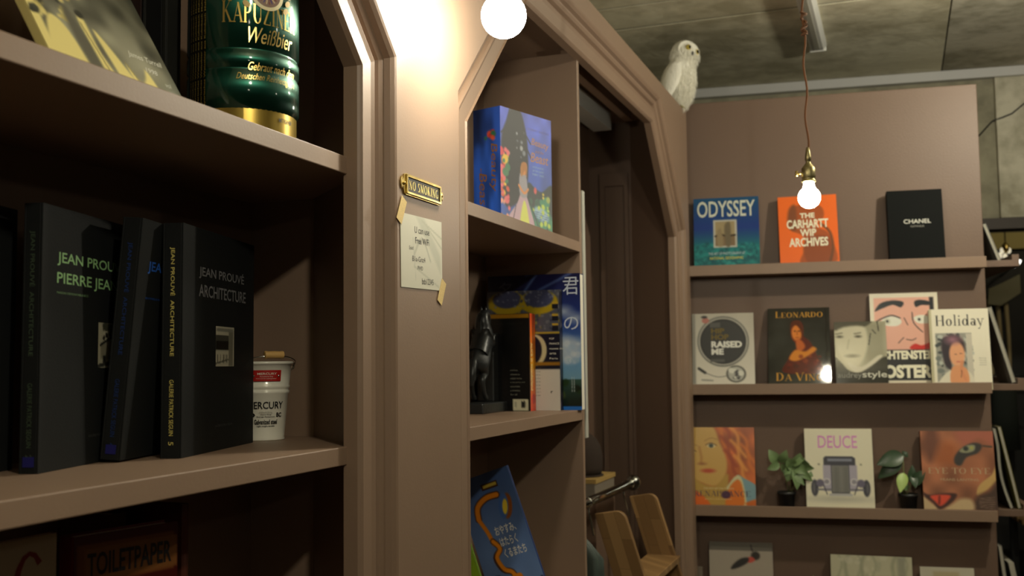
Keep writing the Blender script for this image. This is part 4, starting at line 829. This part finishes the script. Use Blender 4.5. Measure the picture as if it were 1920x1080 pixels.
cv = Cv(.186, .262, (.74, .72, .62), 72); cv.rect(.55, 0, 1, .7, (.60, .59, .50), .2); cv.poly([(-.02, -.02), (.7, -.02), (.62, .08), (.40, .10), (.30, .14), (.20, .10), (.10, .14), (-.02, .12)], (.32, .31, .26), .04); cv.poly([(.08, .12), (.55, .08), (.64, .28), (.60, .5), (.48, .68), (.30, .76), (.14, .62), (.03, .36)], (.80, .78, .68), .06)
for x0 in (.10, .46): cv.ell(x0, .245, .055, .018, (.25, .24, .2), .03); cv.line([(x0-.07, .20), (x0+.05, .185)], .02, (.35, .34, .28), .03)
cv.ell(.33, .56, .10, .022, (.42, .40, .33), .04); cv.line([(.28, .30), (.24, .44)], .02, (.68, .66, .56), .04)
for p in ([(.70, .2), (.66, .38)], [(.84, .0), (.86, .16)], [(.80, .2), (.74, .14)]): cv.line(p, .02, (.2, .2, .18))
cv.poly([(-.02, .60), (.10, .66), (.26, .80), (.5, .82), (.8, .64), (1.02, .60), (1.02, 1.02), (-.02, 1.02)], (.15, .15, .13), .03); cv.poly([(.24, .66), (.5, .74), (.82, .56), (.9, .58), (.62, .76), (.36, .82)], (.82, .80, .72), .03)
l = Let(); l.add(glyphs('audrey', 0), .006, .016, .092, .046, (.58, .58, .54)).add(glyphs('style', .012), .094, .016, .182, .050, (.80, .80, .74))
wb_('small black and white portrait book on the second ledge, left of the poster book', .546, 1, .262, .186, .014, -.080, 9, (.30, .30, .26), cv, l, gloss=ink('print_laminate', .06, coat=1))
cv = Cv(.205, .299, (.90, .88, .80), 72); cv.rect(0, 0, .04, 1, (.72, .70, .56), .02); cv.rect(.09, .33, .70, 1.01, (.60, .60, .56)); cv.dabs(90, .10, .34, .69, .98, .05, [(.25, .28, .28), (.72, .74, .70), (.45, .48, .46)], 4)
cv.rect(.60, .34, .70, 1.01, (.78, .76, .70)); cv.poly([(.12, .98), (.3, .84), (.6, .84), (.68, 1.02), (.12, 1.02)], (.86, .84, .76), .02); cv.ell(.38, .52, .20, .16, (.22, .17, .19), .04); cv.poly([(.20, .45), (.3, .40), (.34, .8), (.22, .74)], (.20, .17, .20), .03); cv.ell(.44, .62, .13, .17, (.88, .64, .48), .03); cv.ell(.38, .42, .10, .05, (.62, .44, .50), .1)
cv.poly([(.34, .80), (.5, .78), (.6, .84), (.6, 1.02), (.32, 1.02)], (.86, .60, .42), .02); cv.line([(.52, .72), (.50, .84), (.56, .96)], .05, (.84, .56, .40), .02); cv.line([(.40, .62), (.43, .62)], .01, (.3, .2, .2)); cv.line([(.49, .61), (.52, .61)], .01, (.3, .2, .2)); cv.line([(.43, .72), (.48, .72)], .014, (.72, .30, .28)); cv.line([(.50, .84), (.49, .93)], .01, (.3, .2, .18))
l = Let(); l.add(serif('Holiday'), .022, .216, .190, .276, (.12, .12, .12))
for i in range(4): l.add(glyphs(('Pamela', 'Fiori with', 'travel', 'stories')[i]), .165, .095-.009*i, .165+.024, .1-.009*i, (.55, .55, .5))
wb_('white book with a thin black serif title at the right of the second ledge', .884, 1, .299, .205, .022, -.084, 6, (.80, .78, .66), cv, l)
# ledge 3
SK = (.80, .64, .34)
cv = Cv(.252, .322, (.70, .36, .16), 90); cv.noise(.3, 6, 8)
cv.poly([(-.02, -.02), (.36, -.02), (.48, .2), (.58, .42), (.56, .62), (.42, .76), (.2, .72), (-.02, .58)], SK, .04); cv.poly([(-.02, .55), (.15, .70), (.40, .76), (.58, .60), (.60, .72), (.56, 1.02), (.1, 1.02), (.05, .8)], (.72, .58, .26), .04)
for k, (x0, y0) in enumerate(((.50, .0), (.62, .04), (.75, .08), (.88, .15), (.60, .2), (.75, .25), (.9, .3), (.66, .38), (.8, .45))):
    cv.line([(x0-.1, y0-.08), (x0, y0+.02), (x0+.02, y0+.18), (x0+.12, y0+.30)], .05, ((.84, .46, .16), (.62, .26, .12), (.90, .60, .26))[k % 3], .04, al=.8)
for x0, y0 in ((.04, .32), (.35, .24)): cv.ell(x0, y0, .065, .028, (.86, .80, .60)); cv.ell(x0, y0, .035, .026, (.25, .28, .24)); cv.line([(x0-.08, y0-.01), (x0, y0-.035), (x0+.08, y0-.005)], .014, (.42, .28, .12)); cv.line([(x0-.10, y0-.06), (x0, y0-.10), (x0+.10, y0-.08)], .012, (.66, .50, .24), .02)
cv.line([(.17, .26), (.20, .40), (.19, .47)], .03, (.70, .50, .24), .04); cv.ell(.21, .475, .05, .015, (.60, .38, .20), .03); cv.ell(.30, .565, .10, .026, (.74, .30, .18), .025)
cv.poly([(.74, .62), (.84, .66), (1.02, .76), (1.02, .95), (.84, .95), (.80, .8)], (.48, .62, .66), .02); cv.line([(.60, .78), (.74, .64), (.80, .76), (.84, 1.0)], .06, (.82, .80, .62), .02)
cv.poly([(.60, .80), (.72, .68), (.80, .74), (.82, 1.02), (.56, 1.02)], (.86, .46, .12), .03); cv.poly([(-.02, .86), (.1, .82), (.28, .94), (.30, 1.02), (-.02, 1.02)], (.86, .40, .10), .03); cv.poly([(.84, .98), (1.02, .92), (1.02, 1.02)], (.80, .40, .12), .03); cv.ell(.56, .87, .07, .05, (.30, .14, .26), .02)
l = Let(); l.add(serif('RENAISSANCE'), .022, .034, .232, .058, (.30, .24, .30)).add(glyphs('THE ART OF THE ITALIAN', .01), .056, .064, .170, .071, (.86, .78, .58)).add(glyphs('painters and sculptors', .01), .062, .020, .162, .027, (.86, .74, .52))
wb_('book with a soft painted face and auburn hair on the third ledge', -.014, 2, .322, .252, .030, -.085, 8, (.55, .32, .15), cv, l)
cv = Cv(.244, .318, (.88, .86, .76), 84); cv.ell(.5, .90, .42, .04, (.74, .73, .66), .06); G1, G2, G3 = (.42, .40, .46), (.24, .24, .28), (.66, .64, .70)
cv.poly([(.27, .38), (.30, .355), (.70, .355), (.74, .38), (.74, .50), (.27, .50)], G2, .012, False); cv.rect(.33, .385, .69, .42, (.50, .52, .58)); cv.rect(.26, .47, .76, .80, G3, .02); cv.rect(.38, .47, .64, .83, (.48, .48, .46), .015)
for k in range(9): cv.line([(.40+.026*k, .49), (.40+.026*k, .82)], .006, (.36, .36, .34), .006)
cv.line([(.38, .47), (.38, .82), (.64, .82), (.64, .47), (.38, .47)], .012, G2, sm=False)
for s in (-1, 1):
    cx = .51+s*.38; cv.ell(cx, .76, .055, .105, G2); cv.ell(cx+s*.012, .76, .02, .07, (.36, .36, .38)); cv.ell(.51+s*.20, .68, .055, .045, (.78, .77, .78)); cv.ell(.51+s*.20, .68, .035, .028, (.55, .54, .58)); cv.line([(.51+s*.14, .78), (.51+s*.33, .78)], .03, (.45, .45, .48)); cv.line([(.51+s*.2, .84), (.51+s*.26, .70)], .015, G2); cv.ell(.51+s*.30, .70, .06, .05, (.40, .38, .46), .02)
    cv.ell(.51+s*.31, .46, .015, .011, (.5, .5, .4))
cv.rect(.34, .83, .68, .86, (.70, .70, .70))
l = Let(); l.add(glyphs('DEUCE', .012), .048, .238, .190, .290, (.84, .56, .78))
wb_('cream book with a grey vintage hot rod seen head-on, third ledge', .424, 2, .318, .244, .026, -.082, 8, (.80, .78, .68), cv, l, gloss=INK)
F1, F2 = (.62, .39, .27), (.50, .33, .24)
cv = Cv(.250, .310, F1, 90); cv.noise(.22, 5, 5); cv.poly([(.08, -.02), (.24, -.02), (.22, .3), (.10, .4), (.04, .2)], (.44, .27, .20), .12); cv.poly([(.5, -.02), (1.02, -.02), (1.02, .2), (.80, .12), (.6, .2)], (.66, .38, .30), .12)
cv.poly([(.3, .15), (.5, .2), (.45, .42), (.2, .40)], (.64, .36, .20), .15); cv.poly([(.46, .42), (.46, .33), (.56, .22), (.72, .15), (.84, .18), (.78, .28), (.62, .34), (.54, .44)], (.22, .21, .20), .03); cv.poly([(.53, .26), (.62, .19), (.74, .18), (.73, .25), (.62, .28)], (.55, .56, .44), .02); cv.ell(.62, .225, .035, .03, (.18, .20, .18), .02); cv.ell(.70, .215, .02, .02, (.66, .64, .30), .02)
cv.line([(.86, .19), (.97, .20)], .03, (.3, .25, .2)); cv.poly([(1.02, .42), (.95, .55), (.80, .66), (.74, .74), (.74, .82), (.88, .74), (1.02, .60)], (.76, .62, .38), .02); cv.poly([(.72, .84), (.9, .76), (1.02, .66), (1.02, 1.02), (.68, 1.02)], (.28, .20, .16), .08)
cv.poly([(.0, .84), (.1, .92), (.24, 1.02), (-.02, 1.02)], (.76, .66, .50), .04); cv.poly([(.26, 1.02), (.40, .92), (.52, .86), (.66, .88), (.66, 1.02)], (.76, .66, .50), .06)
cv.poly([(.0, .79), (.08, .82), (.25, .80), (.45, .80), (.42, .88), (.30, .97), (.20, 1.0), (.12, .92), (.02, .85)], (.25, .15, .13), .03); cv.poly([(.10, .83), (.36, .82), (.33, .89), (.23, .96), (.16, .91)], (.84, .30, .20), .03); cv.line([(.22, .84), (.21, .93)], .02, (.30, .10, .08), .03)
for k in range(6): cv.line([(.76, .86+.02*k), (.97, .84+.03*k)], .006, (.6, .5, .42), .01)
l = Let(); l.add(serif('EYE TO EYE'), .022, .140, .232, .164, (.72, .62, .48)).add(glyphs('FRANS LANTING', .006), .062, .112, .192, .122, (.72, .62, .48))
wb_('book with a close-up of a tawny big cat face and eye, third ledge', .838, 2, .310, .250, .028, -.082, 7, (.45, .25, .15), cv, l, gloss=INK)
# ledge 4
cv = Cv(.238, .342, (.66, .62, .56), 60); cv.rect(-.01, -.01, 1.01, .10, (.42, .40, .36)); cv.line([(.66, .03), (.68, .10)], .02, (.2, .18, .17)); cv.ell(.73, .155, .07, .05, (.22, .20, .18), .02); cv.poly([(.60, .18), (.68, .17), (.72, .21), (.64, .24), (.58, .22)], (.78, .34, .28), .015); cv.poly([(.38, .26), (.5, .19), (.62, .18), (.60, .24), (.46, .30), (.34, .32)], (.20, .19, .18), .02)
wb_('pale grey book with a small inked figure at the left of the bottom ledge', .056, 3, .342, .238, .02, -.075, 8, (.55, .52, .47), cv, None)
cv = Cv(.288, .308, (.74, .73, .62), 60)
for k, x0 in enumerate((.1, .22, .34, .42, .52, .8, .9)): cv.line([(x0, 0), (x0+.04*(-1)**k, .12), (x0-.02, .3)], .02+.02*(k % 2), (.62, .62, .52), .03)
cv.dabs(20, .1, 0, 1, .3, .05, [(.66, .66, .56), (.80, .79, .70)], 3, al=.6); cv.rect(.82, 0, .92, 1, (.60, .60, .52), .04)
wb_('wide pale marbled book in the middle of the bottom ledge', .502, 3, .308, .288, .024, -.078, 8, (.70, .68, .58), cv, None, tilt=-.6)
cv = Cv(.186, .272, (.76, .74, .66), 40); cv.rect(.24, .06, .72, 1, (.70, .65, .52), .04)
wb_('small cream book at the right of the bottom ledge', .820, 3, .272, .186, .02, -.072, 8, (.70, .68, .60), cv, None)
wb_('thin grey card tucked beside the bookcase on the bottom ledge', -.016, 3, .244, .045, .01, -.062, 7, (.45, .40, .34), None, None, group=None, name='card')

# plants in black pots
LEAF1 = mat('pale_green_leaf', (.17, .26, .11), .4, var=.3, vscale=30); LEAF2 = mat('deep_green_leaf', (.040, .075, .038), .35, var=.3, vscale=30); LEAF3 = mat('lime_leaf', (.36, .50, .14), .45, var=.15)
STEM = mat('green_stem', (.16, .20, .06), .5)
def leaf(parent, b, tip, w, m, curl=.15, nrm=(0, -1, .25)):
    b, tip = Vector(b), Vector(tip); d = tip-b; n = Vector(nrm).normalized(); s = d.cross(n).normalized(); n = s.cross(d).normalized(); bm = bmesh.new(); rows = []
    for i in range(9):
        f_ = i/8; ww = w*(sin(PI*f_**.75)**.9)*.5+.0004; c = b+d*f_+n*(curl*d.length*sin(PI*f_)*.5)
        rows.append([bm.verts.new(c-s*ww+n*ww*.35), bm.verts.new(c), bm.verts.new(c+s*ww+n*ww*.35)])
    for A, B_ in zip(rows, rows[1:]):
        for k in (0, 1): bm.faces.new((A[k], A[k+1], B_[k+1], B_[k]))
    return obj('leaf', bm, m, parent, True)
def pot(t, r=.034, h=.078):
    bm = bmesh.new(); lathe(bm, [(.0005, 0), (r*.72, 0), (r*.78, .003), (r*.95, h-.012), (r*1.03, h-.011), (r*1.06, h), (r*.98, h), (r*.92, h-.01), (.0005, h-.012)], 28); obj('pot', bm, BLACKP, t, True)
    bm = bmesh.new(); lathe(bm, [(.0005, h-.006), (r*.6, h-.007), (r*.93, h-.009)], 20); obj('soil', bm, mat('potting_soil', (.02, .014, .01), .9, bump=.5, bscale=200), t, True)
def P3(px, py, v=-.05, u0=0): return Vector(((px-1296)*.002075+.0-u0, v+.048, 1.107-(py-845)*.00208-(LZ[2]-.027)))
t = thing('potted_plant', 'small trailing pale green plant in a black pot left of the car book', 'plant', frame(W(.352, -.048, LZ[2]-.027), WE, WN, (0, 0, 1))); pot(t)
base = P3(1484, 912, u0=.352)
lv = [((1450, 868), (1436, 842), 20), ((1456, 866), (1468, 842), 18), ((1455, 868), (1432, 878), 15), ((1462, 872), (1484, 860), 14), ((1470, 874), (1462, 888), 14), ((1478, 872), (1470, 856), 20), ((1478, 872), (1468, 900), 24), ((1482, 876), (1484, 914), 18), ((1485, 872), (1512, 898), 16), ((1488, 868), (1492, 848), 20), ((1490, 868), (1516, 876), 16), ((1484, 870), (1500, 886), 20), ((1476, 870), (1500, 858), 18), ((1496, 874), (1514, 902), 13), ((1480, 884), (1498, 906), 12), ((1470, 884), (1458, 866), 14), ((1492, 862), (1508, 868), 14)]
for i, (a_, b_, w) in enumerate(lv):
    dv = -.02*((i*37 % 10)/10)
    leaf(t, P3(*a_, -.05+dv*.3, .352), P3(*b_, -.06+dv, .352), w*.00208, LEAF1, .2, (.3*sin(i*2.), -1, .5*cos(i)))
for p in (((1472, 922), (1474, 895), (1480, 872)), ((1474, 922), (1484, 895), (1490, 868)), ((1470, 922), (1464, 890), (1452, 868))):
    bm = bmesh.new(); tube(bm, [P3(*q_, -.05, .352) for q_ in p], .0016, 6); obj('stem', bm, STEM, t, True)
t = thing('potted_plant', 'small plant with broad dark leaves and one lime leaf in a black pot', 'plant', frame(W(.788, -.048, LZ[2]-.027), WE, WN, (0, 0, 1))); pot(t)
def P4(px, py, v=-.05): return Vector(((px-1296)*.002075-.03-.788+.0, v+.048, 1.107-(py-845)*.00208-(LZ[2]-.027)))
for i, (a_, b_, w, m, v1) in enumerate((((1686, 852), (1638, 868), 30, LEAF2, -.06), ((1682, 858), (1640, 893), 26, LEAF2, -.05), ((1684, 882), (1675, 916), 19, LEAF3, -.08), ((1696, 900), (1699, 868), 15, LEAF2, -.05), ((1698, 904), (1720, 876), 20, LEAF2, -.06), ((1698, 886), (1702, 908), 14, LEAF2, -.07), ((1685, 852), (1692, 846), 14, LEAF2, -.05), ((1690, 912), (1680, 900), 12, LEAF1, -.06))):
    leaf(t, P4(*a_), P4(*b_, v1), w*.00208, m, .12, (.2*sin(i*3.), -1, .35))
for p in (((1685, 922), (1684, 890), (1684, 852)), ((1686, 922), (1692, 912), (1697, 900)), ((1683, 922), (1680, 905), (1682, 885))):
    bm = bmesh.new(); tube(bm, [P4(*q_) for q_ in p], .0017, 6); obj('stem', bm, STEM, t, True)
t = thing('potted_plant', 'low plant with a bright green leaf tip on the bottom ledge', 'plant', frame(W(.428, -.048, LZ[3]-.027), WE, WN, (0, 0, 1))); pot(t)
for i, (x0, z0, x1, z1, w) in enumerate(((0, .09, .012, .228, .022), (.005, .10, .034, .205, .024), (-.005, .09, -.042, .198, .022), (.006, .09, .052, .180, .02), (-.006, .09, -.06, .160, .02))):
    leaf(t, (x0, 0, z0), (x1, -.01*i, z1), w, LEAF3 if i == 0 else LEAF1, .12, (.2, -1, .2))
    bm = bmesh.new(); tube(bm, [(x0*.3, 0, .07), (x0, 0, z0+.004)], .0015, 6); obj('stem', bm, STEM, t, True)

# books on the side ledges (seen edge-on)
def edgebook(label, x0, z0, x1, z1, T, v0, D, col, curve=0):
    t = thing('book', label, 'book', MW @ Matrix.Translation((x0, v0, z0)), 'books leaning on the side ledges')
    dx, dz = x1-x0, z1-z0; L = math.hypot(dx, dz); nx, nz = dz/L, -dx/L; n = 10
    def strip(o0, o1, a0, a1):
        A, B_ = [], []
        for k in range(n+1):
            f_ = a0+(a1-a0)*k/n; b = curve*sin(PI*min(1, f_*1.3))*(-1)
            A.append((dx*f_+nx*(o0+b), dz*f_+nz*(o0+b))); B_.append((dx*f_+nx*(o1+b), dz*f_+nz*(o1+b)))
        return A+B_[::-1]
    bm = bmesh.new(); prism(bm, strip(0, .0015, 0, 1), 1, 0, D); prism(bm, strip(T-.0015, T, 0, 1), 1, 0, D); obj('cover', bm, solid(col), t)
    bm = bmesh.new(); prism(bm, strip(.0015, T-.0015, .01, .99), 1, .002, D-.002); obj('page_block', bm, mat('page_edges', (.36, .34, .28), .8), t)
edgebook('pale grey edge-on book on the top side ledge', 1.148, LZ[0]-.008, 1.100, 1.955, .012, .03, .24, (.45, .46, .44))
edgebook('grey edge-on magazine leaning on the second side ledge', 1.176, LZ[1]-.008, 1.102, 1.640, .014, .02, .24, (.52, .52, .49))
edgebook('curved grey magazine sagging on the third side ledge', 1.150, LZ[2]-.008, 1.100, 1.19, .012, .02, .24, (.26, .27, .26), .012)
edgebook('olive-spined book leaning outermost on the third side ledge', 1.176, LZ[2]-.008, 1.118, 1.195, .012, .02, .24, (.42, .40, .20))
edgebook('white-edged book leaning on the lowest side ledge', 1.136, LZ[3]-.008, 1.102, .76, .012, .02, .22, (.55, .54, .50))
edgebook('dark edge-on book outermost on the lowest side ledge', 1.176, LZ[3]-.008, 1.132, .70, .022, .02, .22, (.08, .08, .08))

# back room lamp cluster, wall lamp, knob, coat, bench
t = thing('glass_pendant', 'small pendant with a cluster of gleaming glass bulbs in the back room', 'light', MW @ Matrix.Translation((1.775, 2.9, 2.13)))
bm = bmesh.new(); tube(bm, [(0, 0, .02), (0, 0, .67)], .004, 8); obj('cord', bm, BLACKP, t, True)
bm = bmesh.new(); lathe(bm, [(.004, .05), (.02, .03), (.022, 0), (.01, -.02)], 16); obj('cap', bm, BRASS, t, True)
for a_, b_, z in ((-.028, 0, -.005), (.030, .01, -.005), (-.052, -.01, -.045), (.0, .02, -.05)):
    bm = bmesh.new(); ball(bm, (a_*.7, b_, z*.8), .014, 10, (1, 1, 1.4)); obj('glass_bulb', bm, mat('dim_bulb', (.6, .55, .4), .1, emit=((1, .9, .65), .6)), t, True)
t = thing('wall_lamp', 'tilted oval lamp shining white above the cream curtain folds', 'light', MW @ Matrix.Translation((1.845, 2.95, 2.045)))
bm = bmesh.new(); ball(bm, (0, 0, 0), .036, 12, (1, .35, .45)); bmesh.ops.rotate(bm, verts=bm.verts, matrix=Matrix.Rotation(rad(-38), 3, 'Y')); obj('diffuser', bm, mat('lit_opal_glass', (1, 1, 1), .3, emit=((1, .98, .9), 2.2)), t, True)
bm = bmesh.new(); tube(bm, [(-.095, .01, -.08), (0, .022, 0), (.10, .01, .085)], .006, 8); obj('arm', bm, BLACKM, t, True)
t = thing('dark_jacket', 'dark green jacket hanging in the back room below the side ledge', 'coat', MW @ Matrix.Translation((1.725, 2.9, 1.30)))
bm = bmesh.new(); lathe(bm, [(.02, 0), (.05, -.02), (.075, -.05), (.08, -.2), (.085, -.42), (.07, -.42)], 24); bmesh.ops.scale(bm, verts=bm.verts, vec=(1, .5, 1)); obj('cloth', bm, mat('jacket_cloth', (.014, .02, .016), .8), t, True)
bm = bmesh.new(); tube(bm, [(0, 0, -.005), (0, 0, .03), (.012, 0, .042), (0, 0, .05)], .003, 6); obj('hanger_hook', bm, CHROME, t, True)
bm = bmesh.new(); tube(bm, [(-.2, 0, .04), (.3, 0, .04)], .006, 8); obj('peg_rail', bm, BLACKM, t, True)
t = thing('coat_hook', 'small chrome knob gleaming in the dark back room', 'hook', MW @ Matrix.Translation((1.845, 2.9, 1.135)))
bm = bmesh.new(); ball(bm, (0, 0, 0), .012, 8); obj('knob', bm, CHROME, t, True)
bm = bmesh.new(); tube(bm, [(0, 0, 0), (.03, .02, -.012), (.08, .06, -.03)], .005, 8); obj('stalk', bm, CHROME, t, True)
t = thing('bench', 'pale wooden slatted bench low in the back room', 'bench', MW @ Matrix.Translation((1.75, 2.2, 0)))
for k in range(4): obj('slat', bx(-.1, .8, .12*k, .12*k+.10, .52, .545), BEECH, t, bevel=.003)
for a_ in (-.06, .74):
    for b_ in (.02, .42): obj('leg', bx(a_-.02, a_+.02, b_-.02, b_+.02, 0, .52), BLACKM, t)

# ================================================================== OWL
fw = Vector((.93, -.37, 0)).normalized(); rg = Vector((.937, .349, 0)).normalized(); bk = Vector((rg.y, -rg.x, 0))   # rg: camera right, bk: toward the camera
OC = Vector((-.772, 3.955, 2.437)); t = thing('owl', 'fluffy white owl figure with yellow eyes perched on the bookcase corner', 'owl', OC)
FE = mat('white_feathers', (.86, .84, .74), .9, bump=.7, bscale=120, var=.10, vscale=25, stretch=(1, 1, .4))
secs = [(-.004, .000, .010), (.010, .002, .026), (.030, .004, .040), (.055, .004, .052), (.085, .004, .061), (.115, .004, .064), (.140, .006, .061), (.160, .012, .054), (.175, .020, .048), (.188, .026, .049), (.203, .029, .053), (.220, .030, .054), (.237, .030, .048), (.250, .029, .037), (.259, .028, .021), (.263, .028, .002)]
bm = bmesh.new(); rings = []; n = 40; orng = random.Random(3)
for z, off, r in secs:
    ring = []
    for i in range(n):
        a_ = 2*PI*i/n; rr = r*(1+.012*orng.uniform(-1, 1)); d = rg*cos(a_)*rr+bk*sin(a_)*rr*.92; ring.append(bm.verts.new(rg*off+d+Vector((0, 0, z+.0012*orng.uniform(-1, 1)))))
    rings.append(ring)
for A, B_ in zip(rings, rings[1:]):
    for i in range(n): bm.faces.new((A[i], A[(i+1) % n], B_[(i+1) % n], B_[i]))
bm.faces.new(rings[0][::-1]); bm.faces.new(rings[-1])
o = obj('body', bm, FE, t, True); md = o.modifiers.new('s', 'SUBSURF'); md.levels = 1; md.render_levels = 1
ps = o.modifiers.new('down', 'PARTICLE_SYSTEM').particle_system.settings; ps.type = 'HAIR'; ps.count = 5200; ps.hair_length = .009; ps.root_radius = .30; ps.tip_radius = .05; ps.radius_scale = .006; ps.hair_step = 2; ps.normal_factor = .0; ps.tangent_factor = .0; ps.factor_random = .003; ps.object_align_factor = (0, 0, -.006); ps.render_step = 2
hc = rg*.030+Vector((0, 0, .216)); fd = (rg*.52+bk*.85+Vector((0, 0, -.10))).normalized(); fs = -(fd.cross(Vector((0, 0, 1))).normalized()); fu = fs.cross(fd)*-1; fu = fu if fu.z > 0 else -fu; fs, fu = fs*cos(.30)-fu*sin(.30), fu*cos(.30)+fs*sin(.30)
def onface(s, z, out): return hc+fs*s+fu*z+fd*out
for s in (-1, 1):       # facial discs, rimmed
    bm = bmesh.new(); rs = []
    for r, h in ((.0005, .0), (.012, .001), (.022, .004), (.028, .006), (.031, .003), (.030, -.006)):
        rs.append([bm.verts.new(onface(s*.021+r*cos(2*PI*i/24), r*1.15*sin(2*PI*i/24)-.002, .038+h-abs(s*.021+r*cos(2*PI*i/24))*.42)) for i in range(24)])
    for A, B_ in zip(rs, rs[1:]):
        for i in range(24): bm.faces.new((A[i], A[(i+1) % 24], B_[(i+1) % 24], B_[i]))
    obj('facial_disc', bm, FE, t, True)
    ec = onface(s*.0215, .004, .0425)
    bm = bmesh.new(); ball(bm, ec, .0112, 10); eye = obj('eye', bm, mat('yellow_eye', (.55, .42, .06), .12, coat=1), t, True)
    bm = bmesh.new(); ball(bm, ec+fd*.0066, .0068, 8); obj('pupil', bm, mat('black_pupil', (.004, .004, .004), .08), eye, True)
bm = bmesh.new(); tube(bm, [onface(0, -.004, .040), onface(0, -.010, .050), onface(0, -.018, .051), onface(0, -.025, .045)], [.005, .0055, .004, .0006], 10); obj('beak', bm, mat('dark_horn', (.05, .05, .045), .35), t, True)
for s in (-1, 1):       # folded wings
    bm = bmesh.new(); rings = []
    ax = (rg*(-.42)+bk*.91).normalized() if s > 0 else (rg*(-.42)-bk*.91).normalized()
    for f_ in np.linspace(0, 1, 12):
        w = .036*sin(PI*min(1, .12+f_*.86))**.7+.001; c = rg*(.006-.040*f_)+ax*(.044+.006*sin(PI*f_))+Vector((0, 0, .165-.145*f_))
        side = ax.cross(Vector((0, 0, 1))).normalized(); rings.append([bm.verts.new(c+side*w*cos(2*PI*i/16)+ax*.014*sin(2*PI*i/16)) for i in range(16)])
    for A, B_ in zip(rings, rings[1:]):
        for i in range(16): bm.faces.new((A[i], A[(i+1) % 16], B_[(i+1) % 16], B_[i]))
    bm.faces.new(rings[0][::-1]); bm.faces.new(rings[-1]); obj('wing', bm, FE, t, True)
bm = bmesh.new(); tube(bm, [rg*-.012+Vector((0, 0, .05)), rg*-.040+Vector((0, 0, .018)), rg*-.058+Vector((0, 0, -.003))], [.022, .02, .008], 14); obj('tail', bm, FE, t, True)
CLAW = mat('yellow_claw', (.30, .26, .05), .6)
for s in (-1, 1):
    bm = bmesh.new(); f0 = bk*(s*.016)+rg*.004
    tube(bm, [f0+Vector((0, 0, .012)), f0+Vector((0, 0, -.004))], .005, 8)
    for k in (-1, 0, 1): tube(bm, [f0+Vector((0, 0, -.003)), f0+fd*.010+fs*k*.006+Vector((0, 0, -.002)), f0+fd*.019+fs*k*.010+Vector((0, 0, -.0055))], [.004, .003, .0012], 8)
    obj('foot', bm, CLAW, t, True)
bpy.context.view_layer.update()
